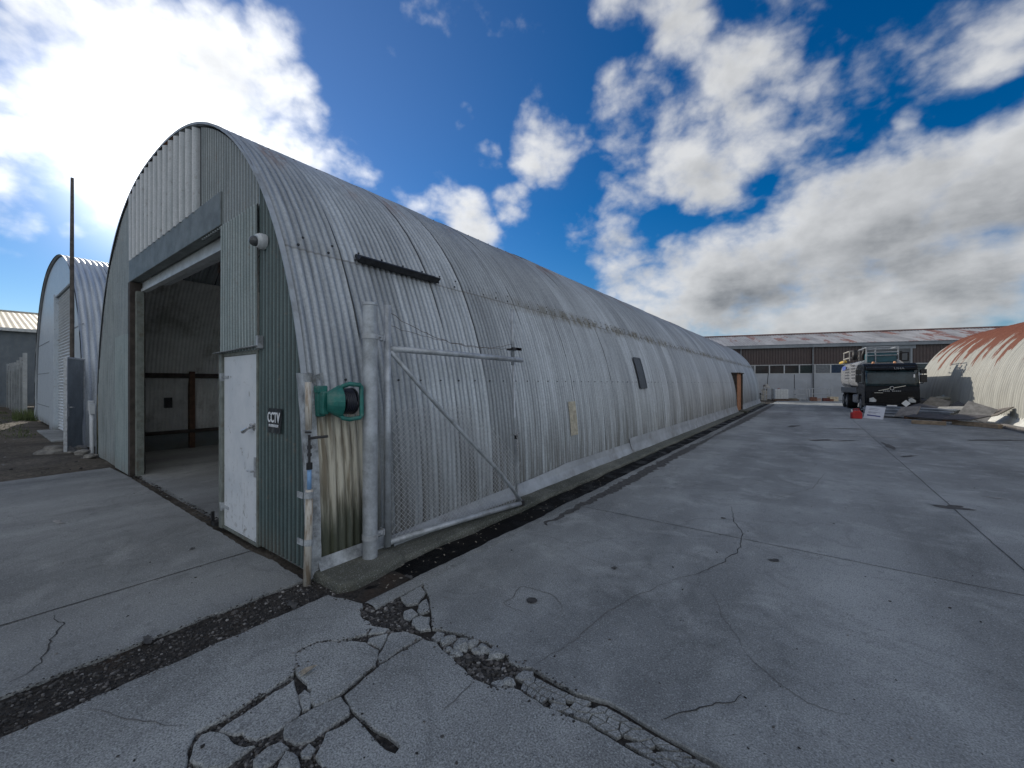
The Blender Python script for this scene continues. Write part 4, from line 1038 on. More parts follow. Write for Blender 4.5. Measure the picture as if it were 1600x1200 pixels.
# ================================================================== right hut (its own rotated frame)
rh = thing('quonset_hut', 'cream arched hut with a rusty red corrugated roof on the right of the yard', 'hut', (6.6, 24.2, 0), R(4.0))
RA, RB = 4.78, 5.05
shell(RA, RB, RA, -13, 13.6, pitch=.19, amp=.036, per=6, seg=40, sheet=.9, seed=9).build('roof_shell', RUST_ZINC, rh, local=True, smooth=True, recalc=False)
m = MB(); m.prism([(RA+d, z) for d, z, _ in prof(RA-.05, RB-.05, PN, 40)], 'y', 13.5, 13.55); m.build('rear_wall', GREEN_MID, rh, local=True)
m = MB(); m.grid(53, 4, lambda i, j: [(.02, -13+26.6*i/52, .34), (-.04, -13+26.6*i/52, .22), (-.16, -13+26.6*i/52+.0, .02+.02*mnoise.noise(Vector((i*.4,0,0)))), (-.2, -13+26.6*i/52, -.02)][j]); m.build('skirt_flashing', plain('whitewashed_footing', (.60,.60,.56), .8, var=.25, scale=1.5, dirt=(.3,.29,.26)), rh, local=True, solid=.01)
m = MB(); xo = RA-prof_x(2.75, RA, RB); m.tube([(xo-.06, -4.5, 2.72), (xo-.07, -2.2, 2.76), (xo-.06, -1.6, 2.73)], .035, 8); m.build('rail', STEEL_D, rh, local=True)

# ================================================================== shed across the end of the yard (rotated frame)
ang = math.atan2(.292, .9565)
bb = thing('long_shed', 'long brown shed with a window band and rust patched roof across the yard end', 'building', (-3.6, 49.6, 0), ang)
x0, x1 = -16, 46
m = MB(); m.box((x0, 0, 0), (x1, .2, 2.62)); m.build('lower_wall', plain('pale_blue_grey_block', (.42,.44,.47), .85, var=.12, scale=.9, dirt=(.34,.35,.37)), bb, local=True)
rb_ = MB(); nn = 1500
rb_.grid(nn+1, 2, lambda i, j: (x0+(x1-x0)*i/nn, -.03+.03*math.cos(i*math.pi/3), 3.58+1.75*j)); rb_.build('upper_cladding', BROWN, bb, local=True, smooth=True, recalc=False)
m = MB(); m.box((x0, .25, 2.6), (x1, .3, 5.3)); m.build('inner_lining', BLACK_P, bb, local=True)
FRW = plain('window_frame_white', (.50,.51,.51), .6, var=.15)
wvar = [GLASSD, plain('window_glass_blue', (.03,.05,.09), .15, bump=.02), plain('window_glass_pale', (.16,.17,.18), .3, bump=.02), plain('window_glass_green', (.028,.04,.04), .15, bump=.02)]
k = 0; x = x0+.3; rw = random.Random(21)
while x < 22:
    m = MB(); w_ = 1.32
    for lo, hi in (((x,-.02,2.62),(x+w_,.1,2.68)), ((x,-.02,3.5),(x+w_,.1,3.58)), ((x,-.02,2.68),(x+.05,.1,3.5)), ((x+w_-.05,-.02,2.68),(x+w_,.1,3.5))): m.box(lo, hi)
    f = m.build('window', FRW, bb, local=True)
    m = MB(); m.box((x+.05, .03, 2.68), (x+w_-.05, .05, 3.5)); m.build('pane', rw.choice([wvar[0], wvar[0], wvar[3], wvar[1], wvar[2]]), f, local=True)
    x += w_; k += 1
m = MB(); m.box((x, .0, 2.62), (x1, .2, 3.58)); m.build('lower_wall', BROWN, bb, local=True)
m = MB(); m.box((x0-.4, -.35, 5.28), (x1, -.22, 5.62)); m.build('eaves_gutter', plain('grey_fascia', (.24,.26,.28), .6, var=.2, scale=1), bb, local=True)
def m_shedroof(t):
    p = t.pos(); x, y, z = t.xyz(p)
    cx = t.math('FLOOR', t.math('DIVIDE', x, .76)); cy = t.math('FLOOR', t.math('DIVIDE', y, 2.3))
    wn = t.n('ShaderNodeTexWhiteNoise', {'Vector': t.comb(cx, cy, 0)}, noise_dimensions='3D').outputs['Value']
    wn2 = t.n('ShaderNodeTexWhiteNoise', {'Vector': t.comb(cx, cy, 5)}, noise_dimensions='3D').outputs['Value']
    n = t.noise(t.comb(t.math('MULTIPLY', x, 2.2), t.math('MULTIPLY', y, .5), 0), 1, 6, .66)
    c = t.mix(t.mr(n, .3, .7), (.36, .36, .365), (.26, .255, .255))
    c = t.mul(c, t.mr(wn2, 0, 1, .75, 1.15, False))
    amt = t.mr(x, -16, 30, .80, .60)
    rm = t.math('MULTIPLY', t.mr(t.math('ADD', t.math('MULTIPLY', wn, .6), t.math('MULTIPLY', n, .6)), amt, t.math('ADD', amt, .08)), .9)
    rc = t.mix(t.mr(n, .35, .65), (.27, .14, .105), (.17, .065, .045))
    c = t.mix(rm, c, rc)
    return dict(color=c, rough=.5, metal=.1)
rf = MB(); nn = 1400
rf.grid(nn+1, 4, lambda i, j: (x0-.5+(x1-x0+.5)*i/nn, -.40+2.5*j, 5.58+.60*j+.03*math.cos(i*math.pi/3))); rf.build('roof', material('rust_patched_roof', m_shedroof), bb, local=True, smooth=True, recalc=False)
rf = MB(); rf.grid(40, 2, lambda i, j: (x0-.5+(x1-x0+.5)*i/39, 7.1+7.5*j, 7.38-1.8*j)); rf.build('rear_roof', plain('roof_grey', (.4,.4,.4), .6), bb, local=True)
for x in (-2.5, 3.9, 17.0):
    m = MB(); m.tube([(x, -.12, .0), (x, -.12, 5.1), (x, -.25, 5.3)], .06, 8); m.build('downpipe', plain('grey_downpipe', (.22,.23,.24), .6) if x < 0 else bpy.data.materials['grey_downpipe'], bb, local=True)
m = MB(); m.tube([(x0-.5, 7.1, 7.40), (x1, 7.1, 7.40)], .12, 8); m.build('ridge_cap', plain('rust_ridge', (.20,.12,.10), .7, var=.3, scale=1), bb, local=True)
m = MB(); m.box((x0, .3, 0), (x0+.2, 14.5, 5.3)); m.build('end_wall', BROWN, bb, local=True)
# loading door in the cladding
m = MB(); m.box((8.2, -.12, 2.0), (11.6, -.07, 4.95)); m.build('loading_door', plain('grey_sliding_door', (.10,.105,.11), .6, var=.2, scale=1.5), bb, local=True)
m = MB(); m.box((7.9, -.14, 4.95), (12.0, -.06, 5.28)); m.box((11.6, -.14, 2.0), (11.75, -.06, 4.95)); m.build('door_lintel', plain('pale_lintel', (.26,.28,.30), .6, var=.2, scale=1), bb, local=True)
def sh(x, y, z=0.0):
    c_, s_ = math.cos(ang), math.sin(ang); return (-3.6+x*c_-y*s_, 49.6+x*s_+y*c_, z)

# goods along the shed's foot
ib = thing('liquid_tank', 'white plastic cube tank in a wire cage by the end of the long hut', 'tank', sh(.2, -3.6), ang)
m = MB(); m.box((-.55, -.5, .16), (.55, .5, 1.12)); m.build('tank_body', plain('tank_white', (.72,.73,.72), .5, var=.1), ib, local=True, bevel=.06)
m = MB(); m.box((-.6, -.55, .0), (.6, .55, .13)); m.build('tank_pallet', BROWNT, ib, local=True)
m = MB()
for k in range(6):
    x = -.58+1.16*k/5; m.tube([(x, -.53, .13), (x, -.53, 1.14), (x, .53, 1.14)], .011, 5); m.tube([(-.58, -.53, .2+.18*k), (.58, -.53, .2+.18*k)], .011, 5); m.tube([(-.58, .53, .2+.18*k), (-.58, -.53, .2+.18*k)], .011, 5)
m.build('cage', GALV_PIPE, ib, local=True)
m = MB(); m.tube([(-.1, 0, 1.12), (-.1, 0, 1.17)], .12, 14); m.build('tank_cap', plain('red_cap', (.35,.06,.03), .5), ib, local=True)
def rack(px_, py_, w_, d_, h_, lev, label, mat, rz=0):
    t = thing('storage_rack', label, 'rack', sh(px_, py_), ang+rz)
    for a in (-w_/2, w_/2):
        for b in (-d_/2, d_/2): m = MB(); m.box((a-.035, b-.035, 0), (a+.035, b+.035, h_)); m.build('upright', mat, t, local=True)
    for z in lev:
        m = MB(); m.tube([(-w_/2, -d_/2, z), (w_/2, -d_/2, z), (w_/2, d_/2, z), (-w_/2, d_/2, z), (-w_/2, -d_/2, z)], .032, 6); m.build('crossbar', mat, t, local=True)
rack(-.72, -3.4, .7, .6, 1.25, (.25, .6, 1.15), 'pale steel rack standing just left of the white cube tank', GALV_PIPE)
rack(2.1, -3.0, 1.0, .8, 1.15, (.2, .6, 1.1), 'narrow grey steel rack just right of the brown pallet with planks', GALV_PIPE)
rack(3.6, -2.9, 1.5, .9, 1.2, (.15, .65, 1.15), 'wide grey rack with bars beside the rear wheels of the truck', GALV_PIPE)
# heap of scrap by the hut end: separate oddments
sc = [(-1.15,-3.5,.5,.35,.5,'crate','pale battered crate at the foot of the scrap by the long hut end',(.42,.40,.35)),(-1.0,-3.2,.35,.3,.9,'crate','tall cream carton standing in the scrap by the long hut end',(.55,.50,.42)),(-1.5,-3.0,.5,.4,.7,'drum','small dark drum behind the cartons at the long hut end',(.06,.06,.06)),
      (1.25,-3.2,.9,.9,.14,'pallet','brown pallet with planks beside the white cube tank',(.14,.10,.07)),(1.2,-3.2,.8,.8,.10,'plank_stack','stack of grey planks lying on the brown pallet',(.22,.20,.17)),
      (2.85,-3.6,.5,.5,.35,'box','rusty brown box on the ground between the two grey racks',(.20,.09,.06)),(4.45,-3.3,.7,.5,.4,'crate','cream crate at the right end of the goods by the truck wheels',(.60,.50,.36)),(3.8,-3.7,.5,.35,.28,'box','dark red box on the ground in front of the wide rack',(.16,.05,.04)),(3.2,-3.6,.45,.3,.25,'box','pale pink box on the ground at the left of the wide rack',(.45,.33,.28)),(4.15,-3.8,.3,.3,.2,'box','small rust coloured box near the cream crate',(.22,.10,.06))]
for i, (x, y, w_, d_, h_, nm, lab, cl) in enumerate(sc):
    mt = plain('oddment_%d' % i, cl, .8, var=.35, scale=6)
    z0 = .14 if nm == 'plank_stack' else 0
    c = sh(x, y, z0); o = thing(nm, lab, nm.replace('_', ' '), c, ang+.2*math.sin(i*2.3))
    m = MB()
    if nm == 'drum':
        m.tube([(0,0,0),(0,0,.02),(0,0,h_*.33),(0,0,h_*.34),(0,0,h_*.66),(0,0,h_*.67),(0,0,h_)], .25, 18, radii=[.25,.25,.25,.265,.265,.25,.25]); m.build('drum_body', mt, o, local=True)
        m = MB(); m.tube([(0.08,0,h_),(0.08,0,h_+.03)], .04, 10); m.build('bung', STEEL, o, local=True)
    elif nm in ('pallet', 'plank_stack'):
        for k in range(6): m.box((-w_/2+w_*k/6, -d_/2, h_*.6), (-w_/2+w_*(k+.8)/6, d_/2, h_))
        m.build('boards', mt, o, local=True)
        m = MB()
        for k in range(3): m.box((-w_/2, -d_/2+(d_-.1)*k/2, 0), (w_/2, -d_/2+(d_-.1)*k/2+.1, h_*.598))
        m.build('bearers', mt, o, local=True)
    else:
        m.box((-w_/2, -d_/2, 0), (w_/2, d_/2, h_)); m.build('box_body', mt, o, local=True, bevel=.02)
        m = MB(); m.box((-w_/2-.01, -d_/2-.01, h_*.86), (w_/2+.01, d_/2+.01, h_+.015)); m.build('lid', mt, o, local=True, bevel=.01)
# a tangle of pale scrap on top of the pile
for i in range(7):
    rr = random.Random(60+i); x = -1.2+.45*rr.random(); y = -3.3+.3*rr.random(); z = .75+.9*rr.random()*.7
    c = sh(x, y, z); m = MB(); a = rr.uniform(0, 3)
    m.box((-.28*rr.uniform(.5,1.1), -.03, -.12*rr.uniform(.3,1)), (.28, .03, .12), rot=Matrix.Rotation(a, 3, 'Y') @ Matrix.Rotation(rr.uniform(-.8,.8), 3, 'Z'))
    m.tube([(-.2,0,-.5),(0,0,0),(.05,.05,.3)], .02, 6)
    o = m.build('scrap_piece', plain('scrap_%d' % i, random.Random(i).choice([(.5,.48,.44),(.35,.33,.3),(.10,.09,.085),(.6,.58,.52)]), .7, var=.3)); o.location = c
    tag(o, 'bent scrap metal offcut in the heap at the far end of the long hut', 'scrap', 'scrap offcuts heaped by the hut end')
for i, (x, h_, lean) in enumerate(((-.55, 3.0, .25), (1.9, 2.5, 0), (3.5, 2.6, 0))):
    c = sh(x, -1.6); m = MB(); m.tube([(0,0,0),(lean,0,h_)], .03, 8); m.tube([(lean,0,h_),(lean,0,h_+.03)], .04, 8)
    o = m.build('pole', STEEL_D); o.location = c; tag(o, ['leaning dark pole just left of the white cube tank', 'upright dark pole midway along the block wall', 'upright dark pole behind the wide grey rack'][i], 'pole')
mf = thing('mesh_fence', 'light wire mesh fence panels along the pale block wall of the long shed', 'fence', sh(-3, -1.3), ang)
for k in range(7): m = MB(); m.tube([(k*2.0, 0, 0), (k*2.0, 0, 2.0)], .02, 6); m.build('fence_post', GALV_PIPE, mf, local=True)
m = MB()
for k in range(61): m.tube([(k*.2, 0, .05), (k*.2, 0, 1.95)], .004, 4, cap=False)
for k in range(11): m.tube([(0, 0, .05+k*.19), (12, 0, .05+k*.19)], .004, 4, cap=False)
m.build('mesh_fabric', WIRE, mf, local=True)

# ================================================================== truck
tr = thing('tanker_truck', 'black cab over truck with silver tank body and equipment racks, parked facing down the yard', 'truck', (2.37, 29.5, 0), R(4.6)); tr.scale = (.90, .97, .925)
CAB = plain('black_cab_paint', (.006, .008, .012), .32, var=.3, scale=2, bump=.02)
CHASSIS = plain('truck_chassis_black', (.015, .015, .016), .6, var=.3)
for _m in ('black_cab_paint',): bpy.data.materials[_m].node_tree.nodes['Principled BSDF'].inputs['Specular IOR Level'].default_value = .16
TYRE = plain('tyre_rubber', (.018, .018, .018), .85, var=.3)
SILV = plain('silver_tank', (.36, .37, .39), .32, .55, var=.15, scale=2)
CHROME = plain('chrome', (.48, .49, .50), .2, .9, var=.1)
def tb(name, mat, boxes, par=None, bevel=.0, smooth=False):
    mb = MB()
    for lo, hi in boxes: mb.box(lo, hi)
    return mb.build(name, mat, par or tr, local=True, bevel=bevel)
W = 2.5
m = MB(); m.prism([(-.02,.42),(-.05,.95),(-.03,1.35),(.02,1.60),(.30,2.62),(.42,2.86),(.62,2.97),(1.95,3.0),(2.05,2.9),(2.05,.75),(1.75,.7),(1.65,1.05),(1.3,1.15),(.85,1.05),(.75,.6),(.70,.42)], 'x', .02, W-.02)
cab = m.build('cab', CAB, tr, local=True, bevel=.05)
def scr(x, z, off=.012):   # point on the windscreen plane
    t = (z-1.60)/(2.62-1.60); return (x, .02+.28*t-off, z+off*.27)
m = MB(); m.grid(13, 5, lambda i, j: (lambda p: (p[0], p[1]-.015, p[2]))(scr(.07+2.36*i/12, 1.62+.92*j/4)))
m.build('windscreen', plain('windscreen_glass', (.022,.040,.048), .12, var=.6, scale=1.2, bump=.01), cab, local=True, smooth=True, solid=.01)
m = MB(); m.prism([(.26,2.60),(.16,2.58),(.19,2.72),(.36,2.78)], 'x', .14, W-.14); visor = m.build('sun_visor', CAB, cab, local=True, bevel=.02)
T = Matrix.Translation((1.62, .165, 2.655)) @ Matrix.Rotation(R(84), 4, 'X')
text_mesh('lettering', 'UHA', .17, plain('dull_lettering', (.30,.32,.34), .5), visor, T, sx=1.3)
tb('grille', bpy.data.materials.get('grille_black') or plain('grille_black', (.003,.003,.004), .8), [((.35,-.075,.62),(2.15,-.04,1.28))]+[((.42,-.085,.68+.11*k),(2.08,-.07,.72+.11*k)) for k in range(5)], cab, .01)
# diagonal bar with a round badge, thin bright strips
m = MB(); m.box((-.62,-.02,-.016),(-.11,.0,.016), rot=Matrix.Rotation(R(-14), 3, 'Y'), at=(1.25,-.035,1.50)); m.box((.11,-.02,-.016),(.62,.0,.016), rot=Matrix.Rotation(R(-14), 3, 'Y'), at=(1.25,-.035,1.50))
m.tube([(1.25+.09*math.cos(2*math.pi*k/20), -.045, 1.50+.10*math.sin(2*math.pi*k/20)) for k in range(21)], .022, 8); m.build('grille_badge', CHROME, cab, local=True)
m = MB()
for k in range(10):
    if k != 4: m.box((.85+.082*k, -.062, 1.31), (.85+.082*k+.055, -.05, 1.365))
m.build('badge_strip', plain('badge_lettering', (.35,.36,.37), .4), cab, local=True)
tb('trim_strip', CHROME, [((.45,-.088,1.22),(.85,-.075,1.245)), ((1.95,-.088,.98),(2.2,-.075,.995))], cab)
tb('bumper', CAB, [((.03,-.16,.34),(2.47,.1,.62))], cab, .05)
tb('number_plate', SIGNW, [((1.0,-.185,.42),(1.45,-.165,.53))], cab)
for x in (.38, 2.12):
    s_ = -1 if x < 1 else 1
    m = MB(); m.prism([(x-.20,.66),(x+.17,.66),(x+.20,.80),(x-s_*.02,1.0),(x-.20,.92)], 'y', -.10, -.03); hl = m.build('headlight', BLACK_P, cab, local=True, bevel=.02)
    m = MB(); m.prism([(x-.16,.69),(x+.14,.69),(x+.16,.80),(x-s_*.02,.96),(x-.16,.89)], 'y', -.12, -.101); m.build('headlight_lens', plain('headlight_lens', (.55,.58,.6), .15), hl, local=True, bevel=.012)
m = MB(); m.prism([(1.83,.44),(2.03,.64),(1.83,.84),(1.63,.64)], 'y', -.20, -.185); m.build('diamond_placard', SIGNW, cab, local=True)
for x in (.35, 1.80): m = MB(); m.tube([(x+.1,.02,1.62),(x+.45,.02,1.70),(x+.75,.05,1.78)], .012, 6); m.build('wiper', BLACK_P, cab, local=True)
for x in (.55, 1.55): m = MB(); m.tube([(x,.75,2.99),(x,.75,3.02),(x,.75,3.10)], .07, 12, radii=[.07,.07,.045]); m.build('beacon_lamp', plain('beacon_orange', (.75,.35,.16), .35), cab, local=True)
for s_, x in ((-1, -.22), (1, W+.20)):
    m = MB(); m.box((x-.14,.25,1.85),(x+.14,.42,2.28)); m.box((x-.13,.25,2.34),(x+.13,.42,2.60)); m.tube([(x,.35,1.8),(x,.35,2.68),(x-s_*.25,.45,2.72)], .02, 8); m.tube([(x,.35,1.8),(x-s_*.25,.45,1.75)], .02, 8); m.build('mirror', BLACK_P, cab, local=True, bevel=.03)
m = MB(); m.box((-.0+.005,.55,1.75),(.018,1.35,2.5)); m.build('side_window', GLASSD, cab, local=True)
tb('window_sticker', SIGNW, [((2.235,.13,1.98),(2.30,.15,2.30))], cab)
tb('chassis', CHASSIS, [((.5,1.7,.65),(2.0,8.6,1.12)), ((.2,8.2,.6),(2.3,8.35,1.1))])
# tank: rounded section along y
sec = [(W/2+1.22*math.copysign(abs(math.cos(a))**.62, math.cos(a)), 2.36+1.0*math.copysign(abs(math.sin(a))**.62, math.sin(a))) for a in [2*math.pi*k/28 for k in range(28)]]
m = MB(); m.prism(sec, 'y', 2.45, 8.5); tank = m.build('tank', SILV, tr, local=True, bevel=.05)
for y in (2.5, 5.4, 8.4):
    m = MB(); cx, cz = W/2, 2.36; m.prism([(cx+(q[0]-cx)*1.015, cz+(q[1]-cz)*1.015) for q in sec], 'y', y-.04, y+.04); m.build('tank_band', CHROME, tank, local=True)
tb('tank_graphic', plain('tank_blue', (.08,.13,.42), .4), [((.015,6.2,2.75),(.022,7.6,3.05))], tank)
tb('tank_graphic', plain('tank_dark_lettering', (.05,.055,.07), .5), [((.012,2.9+2.1*(k % 2),2.95-.21*(k//2)),(.02,4.3+2.1*(k % 2)+.25*math.sin(k*3),3.02-.21*(k//2))) for k in range(10) if not (k % 2 and k < 2)], tank)
tb('side_skirt', plain('dull_silver', (.17,.175,.175), .5, .3), [((.03,2.5,1.15),(.10,8.4,1.5))], tr, .02)
tb('fuel_tank', SILV, [((.05,2.5,.5),(.62,3.9,1.05))], tr, .08)
for y in (1.28, 6.0, 7.35):
    for s_ in (-1, 1):
        xw = .04 if s_ < 0 else W-.04; xi_ = xw-s_*(.34 if y < 2 else .58)
        m = MB(); m.tube([(xi_,y,.52),(xi_+s_*.04,y,.52),(xw-s_*.05,y,.52),(xw,y,.52)], .52, 28, radii=[.47,.52,.52,.47]); wh = m.build('wheel', TYRE, tr, local=True, smooth=False)
        m = MB(); m.tube([(xw-s_*.02,y,.52),(xw+s_*.006,y,.52)], .29, 20); m.tube([(xw,y,.52),(xw+s_*.06,y,.52)], .11, 12); m.build('rim', plain('dull_rim', (.30,.30,.30), .5, .3) if y == 1.28 and s_ < 0 else bpy.data.materials['dull_rim'], wh, local=True)
tb('mudguard', CHASSIS, [((.0,5.4,1.08),(.6,8.0,1.13)), ((1.9,5.4,1.08),(2.5,8.0,1.13))])
# equipment above the cab: teal crane box with white rails, frames either side
tb('equipment_box', plain('teal_equipment', (.02,.10,.13), .4), [((.55,2.3,3.12),(2.0,3.4,3.72))], tr, .03)
m = MB()
for z in (3.55, 3.75, 3.95, 4.08): m.tube([(.5,2.25,z),(2.05,2.25,z)], .03, 8)
for x in (.5, .95, 2.05): m.tube([(x,2.25,3.1),(x,2.25,4.1)], .035, 8)
m.tube([(.5,2.25,4.08),(.5,4.5,4.08),(2.05,4.5,4.08),(2.05,2.25,4.08)], .03, 8); m.build('rail_frame', plain('white_rail', (.36,.38,.40), .5), tr, local=True)
m = MB()
for x, y in ((-.15,3.6),(-.15,5.8),(.35,3.6)): m.tube([(x,y,3.3),(x,y,3.95)], .035, 8)
m.tube([(-.15,3.6,3.95),(-.15,5.8,3.95)], .05, 8); m.tube([(-.15,3.6,3.5),(-.15,5.8,3.5)], .05, 8); m.tube([(-.15,3.6,3.95),(.35,3.6,3.95)], .045, 8); m.tube([(-.15,3.6,3.5),(.35,3.6,3.5)], .045, 8); m.build('rail_frame', plain('cream_rail', (.36,.34,.30), .5), tr, local=True)
m = MB(); m.tube([(.1,3.5,3.35),(.12,3.5,4.0)], .14, 12); m.tube([(.45,3.0,3.1),(.40,2.7,3.6),(.48,2.5,4.0)], .09, 10); m.build('suction_pipe', CHASSIS, tr, local=True, smooth=True)
m = MB(); m.tube([(-.05,5.9,3.35),(.1,7.0,3.42),(-.02,8.2,3.36)], .10, 10); m.build('yellow_hose', plain('yellow_hose', (.62,.42,.08), .5), tr, local=True, smooth=True)
m = MB(); m.box((2.1,3.2,3.1),(2.45,3.5,3.85)); m.tube([(2.2,3.25,3.7),(2.2,2.6,3.7),(2.6,2.6,3.7),(2.6,2.6,3.2),(2.2,2.6,3.2),(2.2,3.25,3.2)], .05, 8); m.build('rail_frame', CHASSIS, tr, local=True)

# ================================================================== goods stacked in front of the truck
def pg(u, v, z=0): x, y = gp(u, v, z); return Vector((x, y, z))
c = pg(1338, 656); cn = thing('fuel_can', 'red plastic can on the concrete beside the white notice', 'can', tuple(c), R(20))
RED = plain('red_plastic', (.45, .018, .022), .4, var=.2)
m = MB(); m.prism([(-.20,0),(.20,0),(.20,.26),(.12,.38),(-.12,.38),(-.20,.26)], 'y', -.11, .11); m.build('can_body', RED, cn, local=True, bevel=.03)
m = MB(); m.tube([(-.10,0,.36),(-.10,0,.45),(.10,0,.45),(.10,0,.36)], .022, 8); m.build('can_handle', RED, cn, local=True, smooth=True)
m = MB(); m.tube([(-.16,0,.30),(-.20,0,.42)], .03, 10); m.build('can_cap', WHITE_P, cn, local=True)
# long bundle of metal sheets lying across
a, b = pg(1344, 652), pg(1500, 662)
d = (b-a); d.z = 0; Ld = d.length; rzb = math.atan2(d.y, d.x)
bs = thing('sheet_stack', 'long stack of grey blue metal sheets lying across the yard in front of the truck', 'metal sheets', tuple(a), rzb)
SHEETM = plain('stacked_sheet_metal', (.42,.46,.52), .4, .3, var=.3, scale=2)
for k in range(5):
    m = MB(); o_ = .05*math.sin(k*2.1); m.box((.1+o_, .0+.04*math.cos(k*1.7), .16+.075*k), (Ld-.2+o_*2, 1.0+.05*math.sin(k), .16+.075*k+.055)); m.build('sheet', SHEETM if k % 2 else plain('sheet_metal_dark', (.20,.225,.255), .45, .3, var=.3, scale=2), bs, local=True)
for x in (.4, Ld/2, Ld-.5): m = MB(); m.box((x-.05, -.03, .0), (x+.05, 1.05, .155)); m.build('bearer', BROWNT, bs, local=True)
# white notice leaning against it
n0 = pg(1341, 655); n0 += Vector((.18, -.03, 0))
nt_ = thing('notice_board', 'white printed notice with a blue bar leaning against the end of the metal sheets', 'notice', tuple(n0), rzb)
tilt = Matrix.Rotation(R(-14), 4, 'X') @ Matrix.Rotation(R(4), 4, 'Y')
def tilted(mb): mb.v = [tuple(tilt @ Vector(p)) for p in mb.v]; return mb
m = MB(); m.box((0, 0, .02), (.76, .006, .62)); tilted(m).build('board', plain('notice_white', (.74,.76,.80), .5, var=.06), nt_, local=True)
m = MB(); m.box((.12, -.004, .15), (.64, -.001, .20)); tilted(m).build('blue_bar', plain('notice_blue', (.03,.045,.22), .5), nt_, local=True)
m = MB()
for z, w_ in ((.50,.42),(.44,.36),(.33,.46),(.29,.30)): m.box((.13, -.004, z), (.13+w_, -.001, z+.018))
tilted(m).build('print_line', plain('notice_grey', (.38,.40,.48), .6), nt_, local=True)
# dark slabs thrown on the heap
slabs = [(1415,660,1.0,.7,.35,-12,14,(.17,.155,.14),'brown grey carpet slab propped at the left end of the slab heap'),(1440,655,1.2,.8,.42,8,-10,(.055,.055,.06),'black slab lying over the stack behind the propped carpet slab'),(1462,650,1.2,.8,.55,10,12,(.24,.22,.19),'tan slab tilted on top of the heap below the sacks'),
         (1485,660,1.5,.9,.40,-6,6,(.25,.245,.225),'pale grey slab lying flat in the middle of the heap'),(1500,652,1.4,.8,.52,12,-8,(.12,.11,.10),'dark brown slab high on the heap beside the sacks'),(1525,664,1.1,.9,.38,-14,10,(.27,.255,.235),'pale triangular tilted slab near the right end of the heap'),
         (1545,664,1.5,.9,.33,6,-14,(.13,.115,.10),'dark grey slab sloping down at the right end of the heap'),(1450,663,1.6,.8,.22,3,4,(.045,.045,.05),'black lower slab resting on the timber bearers at the front'),(1505,667,1.6,.8,.25,-3,-4,(.07,.065,.065),'charcoal lower slab on the right hand bearers')]
for i, (u, v, w_, d_, z, tx, ty, cl, lab) in enumerate(slabs):
    c = pg(u, v); m = MB(); rr = random.Random(i); w_ *= .80; d_ *= .95; tx = [24,10,22,12,18,30,16,8,9][i]; ty = [-6,5,8,-4,-7,14,-10,2,-2][i]
    pol = [(-w_/2,-d_/2),(w_/2*rr.uniform(.7,1),-d_/2*rr.uniform(.8,1)),(w_/2,d_/2*rr.uniform(.7,1)),(-w_/2*rr.uniform(.6,1),d_/2)]
    m.prism(pol, 'z', -.02, .02)
    o = m.build('slab', plain('slab_%d' % i, tuple(q*1.25 for q in cl), .85, var=.3, scale=4), bevel=.006); o.location = (c.x+.10, c.y+.3, z*1.15+.02); o.rotation_euler = (R(tx*1.6), R(ty*1.5), rzb+rr.uniform(-.4,.4)); tag(o, lab, 'slab', 'slabs heaped before the right hut')
for i, (u0, v0, u1, v1, lab) in enumerate(((1424,664,1478,667,'pale timber bearer on the ground under the left of the slab heap'),(1487,665,1560,672,'long pale timber beam on the ground under the right of the slab heap'),(1562,670,1612,682,'grey timber beam lying along the foot of the right hut'))):
    A, B = pg(u0, v0), pg(u1, v1); dd = B-A; m = MB(); m.box((0,0,0),(dd.length,.16,.15)); o = m.build('timber_beam', plain('beam_%d' % i, [(.30,.23,.16),(.34,.26,.18),(.22,.20,.18)][i], .8, var=.35, scale=5), bevel=.01); o.location = A; o.rotation_euler = (0,0,math.atan2(dd.y, dd.x)); tag(o, lab, 'timber')
for i, (u, v, z, lab) in enumerate(((1482,648,.80,'lower bulging pale sack on top of the slab heap'),(1490,647,.94,'upper grey green sack lying on the other sack'))):
    c = pg(u, v); m = MB(); bm = bmesh.new(); bmesh.ops.create_uvsphere(bm, u_segments=24, v_segments=14, radius=1); ph = Vector((i*5, 1, 2))
    m.add([(.55*math.copysign(abs(w.co.x)**.6, w.co.x), .32*math.copysign(abs(w.co.y)**.6, w.co.y), .11*w.co.z*(1+.5*mnoise.noise(w.co*2.5+ph))) for w in bm.verts], [tuple(w.index for w in f.verts) for f in bm.faces]); bm.free()
    o = m.build('sack', plain('sack_%d' % i, [(.36,.34,.27),(.26,.30,.29)][i], .8, var=.25, scale=5), smooth=True); o.location = (c.x, c.y, z); o.rotation_euler = (R(3), R(4-8*i), .4+.3*i); tag(o, lab, 'sack')
c = pg(1436, 645); m = MB(); m.rock((0,0,.35), .45, (1.0,.8,.95), seed=5, sub=3); m.tube([(.2,-.1,.3),(.5,-.2,.25),(.75,-.2,.05)], .07, 8, radii=[.12,.08,.04])
o = m.build('black_sack', plain('black_sheet', (.014,.014,.016), .35, var=.4, scale=4), smooth=False); o.location = c+Vector((.1,-.1,0)); tag(o, 'crumpled black sack beside the right headlight of the truck', 'sack')
